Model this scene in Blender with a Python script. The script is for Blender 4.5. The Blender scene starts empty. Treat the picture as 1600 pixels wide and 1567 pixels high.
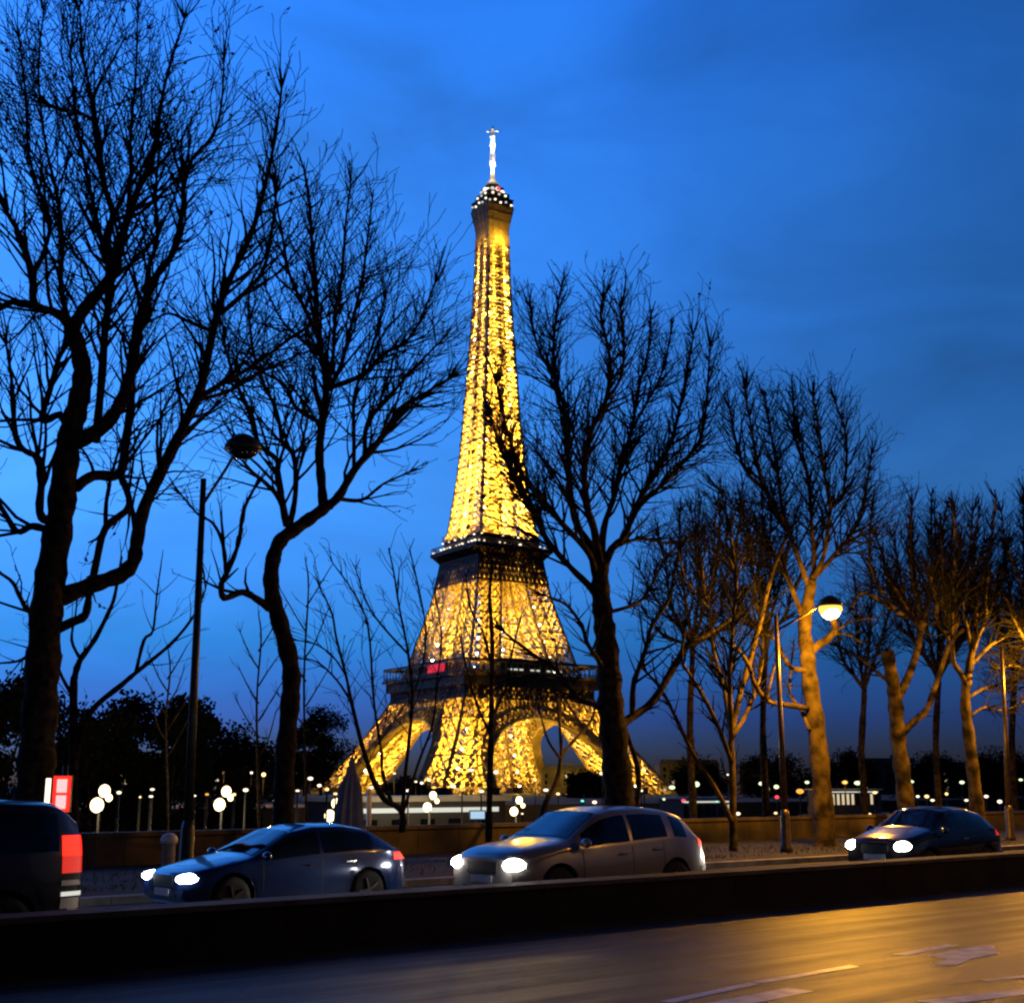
import bpy, bmesh, math, random
import numpy as np
from mathutils import Vector, Matrix
R = math.radians
random.seed(7)
rng = random.Random(11)
scene = bpy.context.scene
COL = scene.collection

# ------------------------------------------------------------------ camera, sky, exposure
CAM_H, PITCH, FPX = 1.9, R(12.6), 1990.0
cam_d = bpy.data.cameras.new('camera'); cam = bpy.data.objects.new('camera', cam_d); COL.objects.link(cam)
cam.location = (0, 0, CAM_H); cam.rotation_euler = (R(90) + PITCH, 0, 0)
cam_d.sensor_width = 36; cam_d.lens = FPX / 1600 * 36; cam_d.clip_start = 0.1; cam_d.clip_end = 20000
scene.camera = cam
scene.render.engine = 'CYCLES'
scene.cycles.use_denoising = True
scene.cycles.max_bounces = 5; scene.cycles.diffuse_bounces = 2; scene.cycles.glossy_bounces = 3
scene.cycles.caustics_reflective = False; scene.cycles.caustics_refractive = False
scene.cycles.sample_clamp_indirect = 3.0
scene.cycles.filter_width = 2.3
scene.cycles.use_light_tree = True
scene.view_settings.view_transform = 'Standard'; scene.view_settings.look = 'None'
scene.view_settings.exposure = 0.0; scene.view_settings.gamma = 1.0
SUN_EL, SUN_ROT = R(1.0), R(-80)
world = bpy.data.worlds.new('World'); scene.world = world; world.use_nodes = True
wt = world.node_tree; wt.nodes.clear()
wo = wt.nodes.new('ShaderNodeOutputWorld'); bg = wt.nodes.new('ShaderNodeBackground')
sky = wt.nodes.new('ShaderNodeTexSky'); sky.sky_type = 'NISHITA'; sky.sun_disc = False
sky.sun_elevation = SUN_EL; sky.sun_rotation = SUN_ROT; sky.ozone_density = 6.0; sky.dust_density = 0.4; sky.air_density = 1.0
L = wt.links.new
def wmix(a, b_):
    m = wt.nodes.new('ShaderNodeMix'); m.data_type = 'RGBA'; m.blend_type = 'MULTIPLY'; m.inputs['Factor'].default_value = 1.0
    L(a, m.inputs['A']); L(b_, m.inputs['B']); return m.outputs['Result']
def wramp(src, stops):
    r = wt.nodes.new('ShaderNodeValToRGB'); e = r.color_ramp.elements
    while len(e) < len(stops): e.new(0.5)
    for k, (p, c) in enumerate(stops): e[k].position = p; e[k].color = (*c, 1)
    L(src, r.inputs[0]); return r.outputs[0]
# tint ramps and cloud noise over the dusk sky: darker eastwards (right), blue low down, uneven by a little
tc = wt.nodes.new('ShaderNodeTexCoord'); sx_ = wt.nodes.new('ShaderNodeSeparateXYZ'); L(tc.outputs['Generated'], sx_.inputs[0])
mr_ = wt.nodes.new('ShaderNodeMapRange'); mr_.inputs['From Min'].default_value = -1; mr_.inputs['From Max'].default_value = 1; L(sx_.outputs['X'], mr_.inputs[0])
FZ = wramp(sx_.outputs['Z'], [(0.0, (.18, .28, 1.05)), (.05, (.27, .40, 1.35)), (.11, (.55, .80, 1.10)), (.23, (3.0, 1.45, 1.30)), (.43, (3.2, 2.0, 1.75)), (.56, (2.6, 2.1, 1.97)), (.72, (1.0, .85, .8)), (1.0, (.3, .26, .25))])  # also dimmed overhead to keep the ground dark
FX = wramp(mr_.outputs[0], [(.30, (1.15, 1.15, 1.15)), (.50, (.97, .97, .97)), (.55, (.80, .80, .81)), (.67, (.51, .48, .46)), (.9, (.38, .36, .36))])
mp = wt.nodes.new('ShaderNodeMapping'); mp.inputs['Scale'].default_value = (1.0, 1.0, 2.6); L(tc.outputs['Generated'], mp.inputs[0])
nz = wt.nodes.new('ShaderNodeTexNoise'); nz.inputs['Scale'].default_value = 3.6; nz.inputs['Detail'].default_value = 7; nz.inputs['Roughness'].default_value = 0.55
nz.inputs['Distortion'].default_value = 0.5; L(mp.outputs[0], nz.inputs['Vector'])
FN = wramp(nz.outputs[0], [(.30, (.86, .80, .76)), (.5, (1.0, 1.0, 1.0)), (.70, (1.20, 1.20, 1.18))])
my_ = wt.nodes.new('ShaderNodeMapRange'); my_.inputs['From Min'].default_value = -1; my_.inputs['From Max'].default_value = 1; L(sx_.outputs['Y'], my_.inputs[0])
FY = wramp(my_.outputs[0], [(.40, (.07, .07, .075)), (.62, (.30, .30, .30)), (.82, (1, 1, 1))])  # sky behind the camera dimmed to cut the ambient light
L(wmix(wmix(wmix(wmix(sky.outputs[0], FZ), FX), FN), FY), bg.inputs[0]); L(bg.outputs[0], wo.inputs[0])
bg.inputs[1].default_value = 1.0
# what is left of the sun after it has set: a trace of soft light from the west
sd = bpy.data.lights.new('sun', 'SUN'); sd.energy = 0.006; sd.angle = R(20); sd.color = (0.6, 0.75, 1.0)
so = bpy.data.objects.new('sun', sd); COL.objects.link(so); so.rotation_euler = (R(78), 0, R(80))

# ------------------------------------------------------------------ frames of reference
PHI = R(50)
U = np.array([math.sin(PHI), math.cos(PHI), 0.0]); N = np.array([-math.cos(PHI), math.sin(PHI), 0.0])
CP, SP = math.cos(PITCH), math.sin(PITCH)
def ray(px, py):
    xx = (px - 800) / FPX; yy = (783.5 - py) / FPX
    return np.array([xx, CP - SP * yy, SP + CP * yy])
def at(px, py, Y):                       # the point seen at (px,py), Y metres ahead
    r = ray(px, py); return np.array([0, 0, CAM_H]) + r * (Y / r[1])
def atn(px, py, n):                      # the point seen at (px,py) on the vertical plane n metres across the road
    r = ray(px, py); return np.array([0, 0, CAM_H]) + r * (n / r.dot(N))
def un(u, n, z=0.0):
    p = U * u + N * n; return np.array([p[0], p[1], z])
def u_of(p): return float(np.dot(p, U))

# ------------------------------------------------------------------ materials
MAT = {}
def mat(name, col, rough=0.6, metal=0.0, var=0.0, scale=4.0, bump=0.0, bscale=30.0, coat=0.0, emit=None, estr=0.0, spec=0.5, col2=None, rvar=0.0):
    m = bpy.data.materials.new(name); m.use_nodes = True; nt = m.node_tree; b = nt.nodes['Principled BSDF']
    b.inputs['Base Color'].default_value = (*col, 1); b.inputs['Roughness'].default_value = rough; b.inputs['Metallic'].default_value = metal
    b.inputs['Coat Weight'].default_value = coat; b.inputs['Coat Roughness'].default_value = 0.06
    b.inputs['Specular IOR Level'].default_value = spec
    if emit:
        b.inputs['Emission Color'].default_value = (*emit, 1); b.inputs['Emission Strength'].default_value = estr
    if var or col2 or rvar or bump:
        c = nt.nodes.new('ShaderNodeTexCoord')
        n = nt.nodes.new('ShaderNodeTexNoise'); n.inputs['Scale'].default_value = scale; n.inputs['Detail'].default_value = 6
        nt.links.new(c.outputs['Object'], n.inputs['Vector'])
        if var or col2:
            r = nt.nodes.new('ShaderNodeValToRGB')
            a = tuple(x * (1 - var) for x in col); d = col2 if col2 else tuple(min(1, x * (1 + var)) for x in col)
            r.color_ramp.elements[0].color = (*a, 1); r.color_ramp.elements[1].color = (*d, 1)
            r.color_ramp.elements[0].position = 0.35; r.color_ramp.elements[1].position = 0.65
            nt.links.new(n.outputs[0], r.inputs[0]); nt.links.new(r.outputs[0], b.inputs['Base Color'])
        if rvar:
            mr = nt.nodes.new('ShaderNodeMapRange'); mr.inputs['From Min'].default_value = 0.3; mr.inputs['From Max'].default_value = 0.7
            mr.inputs['To Min'].default_value = max(0.05, rough - rvar); mr.inputs['To Max'].default_value = min(1, rough + rvar)
            nt.links.new(n.outputs[0], mr.inputs[0]); nt.links.new(mr.outputs[0], b.inputs['Roughness'])
        if bump:
            n2 = nt.nodes.new('ShaderNodeTexNoise'); n2.inputs['Scale'].default_value = bscale; n2.inputs['Detail'].default_value = 5
            nt.links.new(c.outputs['Object'], n2.inputs['Vector'])
            bp = nt.nodes.new('ShaderNodeBump'); bp.inputs['Strength'].default_value = bump; bp.inputs['Distance'].default_value = 0.02
            nt.links.new(n2.outputs[0], bp.inputs['Height']); nt.links.new(bp.outputs[0], b.inputs['Normal'])
    MAT[name] = m; return m
def emis(name, col, s): return mat(name, (0.1, 0.1, 0.1), 0.4, emit=col, estr=s)

mat('asphalt', (0.04, 0.036, 0.032), 0.42, var=0.5, scale=0.9, bump=0.4, bscale=55, rvar=0.12, spec=0.15)
def streaks(m):
    nt = m.node_tree; b = nt.nodes['Principled BSDF']; c = nt.nodes.new('ShaderNodeTexCoord'); p = nt.nodes.new('ShaderNodeMapping')
    p.vector_type = 'TEXTURE'; p.inputs['Rotation'].default_value = (0, 0, math.atan2(U[1], U[0])); p.inputs['Scale'].default_value = (9.0, .55, 1)
    n = nt.nodes.new('ShaderNodeTexNoise'); n.inputs['Scale'].default_value = 1.0; n.inputs['Detail'].default_value = 7; n.inputs['Roughness'].default_value = .62
    nt.links.new(c.outputs['Object'], p.inputs[0]); nt.links.new(p.outputs[0], n.inputs['Vector'])
    r = nt.nodes.new('ShaderNodeMapRange'); r.inputs['From Min'].default_value = .34; r.inputs['From Max'].default_value = .66; r.inputs['To Min'].default_value = .33; r.inputs['To Max'].default_value = .58
    nt.links.new(n.outputs[0], r.inputs[0]); nt.links.new(r.outputs[0], b.inputs['Roughness'])
    v = nt.nodes.new('ShaderNodeTexVoronoi'); v.feature = 'DISTANCE_TO_EDGE'; v.inputs['Scale'].default_value = .45
    nw = nt.nodes.new('ShaderNodeTexNoise'); nw.inputs['Scale'].default_value = 1.6; nw.inputs['Detail'].default_value = 4
    mx = nt.nodes.new('ShaderNodeMix'); mx.data_type = 'RGBA'; mx.blend_type = 'ADD'; mx.inputs['Factor'].default_value = .8
    nt.links.new(c.outputs['Object'], nw.inputs['Vector']); nt.links.new(c.outputs['Object'], mx.inputs['A']); nt.links.new(nw.outputs['Color'], mx.inputs['B']); nt.links.new(mx.outputs['Result'], v.inputs['Vector'])
    k = nt.nodes.new('ShaderNodeMapRange'); k.inputs['From Min'].default_value = 0.0; k.inputs['From Max'].default_value = .012; k.inputs['To Min'].default_value = .25; k.inputs['To Max'].default_value = 1
    nt.links.new(v.outputs['Distance'], k.inputs[0])
    old = b.inputs['Base Color'].links[0].from_socket; m2 = nt.nodes.new('ShaderNodeMix'); m2.data_type = 'RGBA'; m2.blend_type = 'MULTIPLY'; m2.inputs['Factor'].default_value = 1
    nt.links.new(old, m2.inputs['A']); nt.links.new(k.outputs[0], m2.inputs['B']); nt.links.new(m2.outputs['Result'], b.inputs['Base Color'])
streaks(MAT['asphalt'])
mat('asphalt_far', (0.02, 0.019, 0.018), 0.45, var=0.4, scale=0.6, bump=0.3, bscale=50, rvar=0.1)
mat('dark_road_patch', (0.008, 0.008, 0.008), 0.5, var=0.4, scale=2, bump=0.4, bscale=70)
mat('road_paint', (0.75, 0.72, 0.66), 0.40, var=0.3, scale=5, spec=0.3)
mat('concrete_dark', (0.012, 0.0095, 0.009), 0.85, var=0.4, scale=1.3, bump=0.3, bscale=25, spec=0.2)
mat('coping_stone', (0.06, 0.05, 0.045), 0.8, var=0.4, scale=1.5, bump=0.3, bscale=25, spec=0.3)
mat('kerb_stone', (0.32, 0.29, 0.26), 0.75, var=0.3, scale=2.5, bump=0.3, bscale=30)
mat('parapet_stone', (0.08, 0.058, 0.042), 0.85, var=0.4, scale=1.2, bump=0.4, bscale=14)
mat('gravel', (0.032, 0.027, 0.02), 0.95, var=0.4, scale=2.0, bump=0.5, bscale=60)
mat('earth', (0.035, 0.034, 0.03), 0.95, var=0.4, scale=0.05)
mat('grass', (0.045, 0.065, 0.018), 0.9, var=0.5, scale=3)
mat('water', (0.006, 0.01, 0.016), 0.08, bump=0.3, bscale=0.8)
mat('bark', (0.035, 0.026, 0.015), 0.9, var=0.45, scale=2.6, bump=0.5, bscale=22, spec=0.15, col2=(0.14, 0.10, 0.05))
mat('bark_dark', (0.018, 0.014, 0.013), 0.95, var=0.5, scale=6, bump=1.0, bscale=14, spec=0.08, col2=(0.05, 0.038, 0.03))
mat('twig', (0.011, 0.0095, 0.0105), 0.95, spec=0.1)
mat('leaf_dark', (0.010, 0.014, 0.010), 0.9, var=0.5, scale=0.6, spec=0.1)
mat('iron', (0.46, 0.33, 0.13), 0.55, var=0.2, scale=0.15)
mat('iron_unlit', (0.06, 0.036, 0.02), 0.6, var=0.3, scale=0.15)  # shaded copy of iron: unlit decks and girders put into the colour
mat('white_paint', (0.8, 0.8, 0.8), 0.5, var=0.08, scale=3)
mat('lamp_post', (0.006, 0.006, 0.006), 0.6, var=0.3, scale=6, spec=0.2)
mat('post_metal', (0.03, 0.03, 0.028), 0.4, metal=0.3, var=0.3, scale=6)
mat('post_brown', (0.10, 0.07, 0.045), 0.35, metal=0.4, var=0.3, scale=6)
mat('bollard_stone', (0.33, 0.26, 0.25), 0.7, var=0.3, scale=8, bump=0.2)
mat('silver_paint', (0.30, 0.28, 0.28), 0.30, metal=0.45, coat=0.8, var=0.06, scale=3)
mat('blue_paint', (0.012, 0.03, 0.12), 0.22, metal=0.3, coat=1.0, var=0.1, scale=3)
mat('black_paint', (0.008, 0.008, 0.010), 0.18, metal=0.1, coat=1.0, var=0.1, scale=3)
mat('van_paint', (0.016, 0.018, 0.030), 0.3, metal=0.2, coat=0.6, var=0.2, scale=3)
mat('car_glass', (0.006, 0.008, 0.010), 0.03, spec=0.8)
mat('rubber', (0.012, 0.012, 0.012), 0.85, var=0.2, scale=10)
mat('alloy', (0.10, 0.10, 0.105), 0.35, metal=0.8, var=0.15, scale=6)
mat('black_plastic', (0.01, 0.01, 0.01), 0.6, var=0.3, scale=8)
mat('chrome', (0.7, 0.7, 0.7), 0.12, metal=1.0, var=0.05)
mat('plate_white', (0.65, 0.63, 0.6), 0.5, var=0.1, scale=5)
mat('parasol_cloth', (0.42, 0.43, 0.50), 0.9, var=0.15, scale=5, bump=0.2, bscale=12)
mat('wood', (0.16, 0.10, 0.05), 0.7, var=0.3, scale=8)
mat('boat_white', (0.55, 0.55, 0.52), 0.5, var=0.15, scale=1)
mat('boat_dark', (0.03, 0.03, 0.035), 0.5, var=0.2, scale=1)
mat('wall_far', (0.10, 0.09, 0.085), 0.9, var=0.3, scale=0.08)
mat('roof_far', (0.05, 0.052, 0.06), 0.8, var=0.3, scale=0.1)
mat('red_cloth', (0.25, 0.01, 0.02), 0.6, emit=(1, 0.03, 0.06), estr=0.7)
emis('head_glow', (1.0, 0.93, 0.8), 45.0)
emis('head_cool', (0.85, 0.95, 1.0), 25.0)
emis('tail_glow', (1.0, 0.02, 0.008), 1.8)
emis('tail_dim', (1.0, 0.03, 0.02), 0.7)
emis('sodium', (1.0, 0.52, 0.07), 2.0)
emis('bulb_hot', (1.0, 0.8, 0.4), 12.0)
emis('flood_glow', (1.0, 0.90, 0.52), 20.0)
mat('iron_backlit', (0.10, 0.05, 0.02), 0.7, var=0.3, scale=0.2)  # darker iron, backlit look of the plates put into the colour
emis('lamp_warm', (1.0, 0.66, 0.26), 2.2)
emis('lamp_bright', (1.0, 0.76, 0.36), 4.5)
emis('lamp_white', (1.0, 0.86, 0.62), 2.0)
emis('lamp_green', (0.82, 1.0, 0.55), 1.6)
emis('lamp_orange', (1.0, 0.42, 0.05), 1.4)
emis('lamp_red', (1.0, 0.06, 0.10), 1.6)
emis('lamp_teal', (0.1, 0.9, 0.75), 2.0)
emis('signal_red', (1.0, 0.30, 0.30), 2.2)
emis('window_lit', (1.0, 0.80, 0.5), 0.7)
emis('screen_blue', (0.45, 0.7, 0.95), 0.9)
emis('strip_white', (0.95, 0.97, 0.85), 0.7)

# ------------------------------------------------------------------ mesh helpers
class MB:
    def __init__(s): s.v = []; s.f = []
    def add(s, vs, fs):
        o = len(s.v); s.v.extend([tuple(map(float, v)) for v in vs]); s.f.extend([tuple(i + o for i in f) for f in fs])
    def box(s, x0, x1, y0, y1, z0, z1):
        s.add([(x0,y0,z0),(x1,y0,z0),(x1,y1,z0),(x0,y1,z0),(x0,y0,z1),(x1,y0,z1),(x1,y1,z1),(x0,y1,z1)],
              [(0,3,2,1),(4,5,6,7),(0,1,5,4),(1,2,6,5),(2,3,7,6),(3,0,4,7)])
    def beam(s, a, b, w, h=None):
        a = np.asarray(a, float); b = np.asarray(b, float); d = b - a; l = np.linalg.norm(d)
        if l < 1e-6: return
        d = d / l; h = h or w
        ref = np.array([0, 0, 1.0]) if abs(d[2]) < 0.9 else np.array([1.0, 0, 0])
        x = np.cross(d, ref); x /= np.linalg.norm(x); y = np.cross(d, x); x = x * w / 2; y = y * h / 2
        s.add([a-x-y, a+x-y, a+x+y, a-x+y, b-x-y, b+x-y, b+x+y, b-x+y],
              [(0,1,5,4),(1,2,6,5),(2,3,7,6),(3,0,4,7),(3,2,1,0),(4,5,6,7)])
    def tube(s, pts, rad, k=8, cap=True, jit=0.0, rnd=None):
        pts = [np.asarray(p, float) for p in pts]; n = len(pts); vs = []; fs = []
        d = pts[1] - pts[0]; d /= np.linalg.norm(d) + 1e-9
        ref = np.array([0, 0, 1.0]) if abs(d[2]) < 0.9 else np.array([1.0, 0, 0])
        x = np.cross(d, ref); x /= np.linalg.norm(x)
        for i in range(n):
            t = pts[min(i + 1, n - 1)] - pts[max(i - 1, 0)]; t /= np.linalg.norm(t) + 1e-9
            x = x - t * x.dot(t); x /= np.linalg.norm(x) + 1e-9; y = np.cross(t, x)
            for j in range(k):
                a = 2 * math.pi * j / k
                vs.append(pts[i] + rad[i] * (1 + (rnd.uniform(-jit, jit) if jit else 0)) * (x * math.cos(a) + y * math.sin(a)))
        for i in range(n - 1):
            for j in range(k):
                fs.append((i*k+j, i*k+(j+1) % k, (i+1)*k+(j+1) % k, (i+1)*k+j))
        if cap: fs.append(tuple(range(k-1, -1, -1))); fs.append(tuple((n-1)*k + j for j in range(k)))
        s.add(vs, fs)
    def lathe(s, prof, c=(0, 0, 0), k=16, axis='z'):
        vs = []; fs = []
        for (r, z) in prof:
            for j in range(k):
                a = 2 * math.pi * j / k; p = (r * math.cos(a), r * math.sin(a), z)
                if axis == 'y': p = (p[0], p[2], p[1])
                if axis == 'x': p = (p[2], p[0], p[1])
                vs.append((p[0] + c[0], p[1] + c[1], p[2] + c[2]))
        for i in range(len(prof) - 1):
            for j in range(k): fs.append((i*k+j, i*k+(j+1) % k, (i+1)*k+(j+1) % k, (i+1)*k+j))
        fs.append(tuple(range(k-1, -1, -1))); fs.append(tuple((len(prof)-1)*k + j for j in range(k)))
        s.add(vs, fs)
    def ball(s, c, r, k=10, sx=1, sy=1, sz=1):
        m = k // 2 + 1; vs = []; fs = []
        for i in range(m + 1):
            t = math.pi * i / m
            for j in range(k):
                a = 2 * math.pi * j / k
                vs.append((c[0] + sx*r*math.sin(t)*math.cos(a), c[1] + sy*r*math.sin(t)*math.sin(a), c[2] + sz*r*math.cos(t)))
        for i in range(m):
            for j in range(k): fs.append((i*k+j, (i+1)*k+j, (i+1)*k+(j+1) % k, i*k+(j+1) % k))
        s.add(vs, fs)
    def grid(s, P):
        h = len(P); w = len(P[0]); vs = [p for r in P for p in r]; fs = []
        for i in range(h - 1):
            for j in range(w - 1): fs.append((i*w+j, i*w+j+1, (i+1)*w+j+1, (i+1)*w+j))
        s.add(vs, fs)
    def build(s, name, m, parent=None, smooth=False, loc=None):
        me = bpy.data.meshes.new(name); me.from_pydata(s.v, [], s.f); me.update()
        me.materials.append(MAT[m] if isinstance(m, str) else m)
        if smooth: me.polygons.foreach_set('use_smooth', [True] * len(me.polygons))
        o = bpy.data.objects.new(name, me); COL.objects.link(o)
        if parent: o.parent = parent
        if loc is not None: o.location = loc
        return o
def empty(name, loc=(0, 0, 0), rz=0.0, label=None, cat=None, group=None):
    o = bpy.data.objects.new(name, None); COL.objects.link(o); o.location = tuple(map(float, loc)); o.rotation_euler = (0, 0, rz)
    o.empty_display_size = 0.3
    return tag(o, label, cat, group)
def tag(o, label=None, cat=None, group=None, kind=None):
    if label: o['label'] = label
    if cat: o['category'] = cat
    if group: o['group'] = group
    if kind: o['kind'] = kind
    return o
def lamp(name, loc, power, col, radius, parent=None):
    d = bpy.data.lights.new(name, 'POINT'); d.energy = power; d.color = col; d.shadow_soft_size = radius
    o = bpy.data.objects.new(name, d); COL.objects.link(o); o.location = tuple(map(float, loc))
    if parent: o.parent = parent
    return o

# ------------------------------------------------------------------ the setting: ground, roads, river
def strip(name, prof, u0, u1, m, nu=2, kind='structure'):
    b = MB(); us = np.linspace(u0, u1, nu)
    b.grid([[un(u, n, z) for u in us] for (n, z) in prof])
    return tag(b.build(name, m), kind=kind)
strip('ground', [(-4000, -0.05), (29.5, -0.05), (30.6, -0.05), (30.9, -4.0), (45, -4.0), (45.2, -9), (190, -9), (190.3, -1.5), (9000, -1.5)], -9000, 9000, 'earth', 3)
strip('water', [(45.1, -7.0), (190.1, -7.0)], -9000, 9000, 'water', 3)
strip('near_road', [(2.26, 0), (13.55, 0)], -120, 220, 'asphalt', 2)
strip('near_pavement', [(-8, 0.11), (2.0, 0.11)], -120, 220, 'gravel', 2)
strip('far_road', [(14.3, 0), (21.0, 0)], -120, 260, 'asphalt_far', 2)
strip('pavement', [(21.25, 0.11), (29.2, 0.11)], -120, 260, 'gravel', 2)
def ubox(name, u0, u1, n0, n1, z0, z1, m, step=None, gap=0.012, bev=0.0):
    b = MB(); us = [u0, u1] if not step else list(np.arange(u0, u1, step)) + [u1]
    for a, c in zip(us[:-1], us[1:]):
        c2 = c - gap if step else c
        vs = [un(a, n0, z0), un(c2, n0, z0), un(c2, n1, z0), un(a, n1, z0), un(a, n0 + bev, z1), un(c2, n0 + bev, z1), un(c2, n1 - bev, z1), un(a, n1 - bev, z1)]
        b.add(vs, [(0,3,2,1),(4,5,6,7),(0,1,5,4),(1,2,6,5),(2,3,7,6),(3,0,4,7)])
    return b.build(name, m)
tag(ubox('near_kerb', -60, 140, 1.99, 2.27, -0.04, 0.13, 'kerb_stone', 1.0), kind='structure')
tag(ubox('kerb', -60, 140, 20.98, 21.26, -0.04, 0.13, 'kerb_stone', 1.0), kind='structure')
# low central wall between the two roads: wall with a slightly wider coping
mw = empty('median_wall', un(20, 13.9), 0, 'long low dark wall between the wet road and the moving cars', 'wall')
def sub(o, p):
    o.parent = p; o.matrix_parent_inverse = Matrix.Translation(-p.location); return o
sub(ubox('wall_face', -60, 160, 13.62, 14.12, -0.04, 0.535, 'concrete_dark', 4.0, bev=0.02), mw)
sub(ubox('coping', -60, 160, 13.60, 14.14, 0.538, 0.60, 'coping_stone', 2.0, bev=0.015), mw)
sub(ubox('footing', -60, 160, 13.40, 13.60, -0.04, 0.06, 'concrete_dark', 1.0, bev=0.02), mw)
pw = empty('quay_parapet', un(30, 29.4), 0, 'low brown stone parapet behind the row of bare trees', 'wall')
sub(ubox('wall_face', -60, 200, 29.25, 29.6, 0, 0.76, 'parapet_stone', 1.4, bev=0.01), pw)
sub(ubox('coping', -60, 200, 29.2, 29.65, 0.763, 0.86, 'parapet_stone', 1.4, bev=0.03), pw)

# painted marks on the near road
def mark(name, pts, m='road_paint', z=0.005):
    b = MB(); b.add([(*p, z) for p in pts], [tuple(range(len(pts)))]); return tag(b.build(name, m), kind='structure')
def gp(px, py):
    r = ray(px, py); t = -CAM_H / r[2]; return (r[0] * t, r[1] * t)
def dash(px0, py0, px1, py1, w):
    a = np.array(gp(px0, py0)); c = np.array(gp(px1, py1)); d = (c - a) / np.linalg.norm(c - a); q = np.array([-d[1], d[0]]) * w / 2
    return [tuple(a - q), tuple(c - q), tuple(c + q), tuple(a + q)]
mark('lane_marking', dash(1040, 1566, 1180, 1536, 0.13))
mark('lane_marking', dash(1184, 1535, 1335, 1509, 0.13))
mark('lane_marking', dash(1405, 1492, 1490, 1476, 0.16))
mark('road_arrow', [gp(*p) for p in [(1450, 1492), (1530, 1478), (1552, 1478), (1562, 1489), (1520, 1497), (1495, 1508), (1456, 1508), (1480, 1499)]])
mark('lane_marking', dash(1120, 1572, 1250, 1546, 0.30))
mark('lane_marking', dash(1450, 1567, 1640, 1545, 0.26))
mark('lane_marking', dash(1540, 1532, 1640, 1521, 0.10))
mark('dark_road_patch', [gp(*p) for p in [(1465, 1541), (1530, 1502), (1640, 1478), (1690, 1512)]], 'dark_road_patch', 0.0035)  # plain dark quad laid over the road surface
# grass strip at the foot of the trees
gb = MB()
for i in range(9000):
    u = rng.uniform(-5, 75); n = 22.3 + rng.random() ** 1.5 * 4.5
    if 0.5 * math.sin(u * 1.3) + 0.5 * math.sin(u * 0.47 + n) < rng.uniform(-1.1, 0.6): continue
    p = un(u, n, 0.11); h = rng.uniform(0.04, 0.13); a = rng.uniform(0, 6.28); w = 0.012
    q = np.array([math.cos(a), math.sin(a), 0]) * w; t = np.array([rng.uniform(-.05, .05), rng.uniform(-.05, .05), h])
    gb.add([p - q, p + q, p + t], [(0, 1, 2)])
tag(gb.build('grass', 'grass'), 'short patchy grass along the kerb under the trees', 'grass', kind='stuff')

# ------------------------------------------------------------------ the tower
D_T = 591.0
tc_ = at(766, 1228, D_T)
TX, TY = tc_[0], tc_[1]
tower = empty('iron_lattice_tower', (TX, TY, -1.5), R(33), 'tall iron lattice tower floodlit golden yellow above the bare trees', 'tower')
PROF = np.array([(0,119),(9,108),(29,84),(45,69),(57,60),(62,57),(76,49.5),(93,40.5),(115,32.5),(130,28.4),(152,23.2),(177,19.4),(203,16.6),(226,14.2),(250,12.2),(272,11.2)])
LEGW = np.array([(0,22),(29,17.5),(57,15.5),(93,12.8),(115,11.4),(130,10.6),(160,9.4),(190,8.6)])
def Wz(z): return float(np.interp(z, PROF[:, 0], PROF[:, 1]))
def Lw(z): return min(float(np.interp(z, LEGW[:, 0], LEGW[:, 1])), Wz(z) / 2)
def lattice_face(b, A0, A1, B0, B1, cols, wd, wh, mid=True):
    # panel with lower edge A0-A1 and upper edge B0-B1, split into crossed bays
    for i in range(cols):
        s0, s1 = i / cols, (i + 1) / cols
        a0 = A0 + (A1 - A0) * s0; a1 = A0 + (A1 - A0) * s1; c0 = B0 + (B1 - B0) * s0; c1 = B0 + (B1 - B0) * s1
        b.beam(a0, c1, wd); b.beam(a1, c0, wd)
        if i: b.beam(a0, c0, wd)
        if mid:
            b.beam((a0 + c0) / 2, (a1 + c1) / 2, wd * 0.8)
            b.beam((a0 + a1) / 2, (a0 + c0) / 2, wd * 0.7); b.beam((a0 + a1) / 2, (a1 + c1) / 2, wd * 0.7)
            b.beam((c0 + c1) / 2, (a0 + c0) / 2, wd * 0.7); b.beam((c0 + c1) / 2, (a1 + c1) / 2, wd * 0.7)
    b.beam(B0, B1, wh)
def leg_corners(sx, sy, z):
    o = Wz(z) / 2; i = o - Lw(z)
    return [np.array([sx * a, sy * c, z]) for a, c in ((o, o), (i, o), (i, i), (o, i))]
zl = [0, 9, 18, 27, 36, 45.5, 51.5, 57, 64, 71, 78, 85, 92, 99, 105, 110, 115]
for sx in (-1, 1):
    for sy in (-1, 1):
        b = MB()
        for z0, z1 in zip(zl[:-1], zl[1:]):
            c0 = leg_corners(sx, sy, z0); c1 = leg_corners(sx, sy, z1)
            for k in range(4):
                b.beam(c0[k], c1[k], 1.15 - z0 * 0.003)
                lattice_face(b, c0[k], c0[(k+1) % 4], c1[k], c1[(k+1) % 4], 2, 0.52, 0.7)
        lg = b.build('leg', 'iron', tower)
        m = MB(); o = Wz(0) / 2; cx = sx * (o - Lw(0) / 2); cy = sy * (o - Lw(0) / 2)
        for q in leg_corners(sx, sy, 0):
            m = MB(); m.box(q[0] - 3, q[0] + 3, q[1] - 3, q[1] + 3, -0.5, 3.2); m.build('masonry_base', 'parapet_stone', lg)
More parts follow.
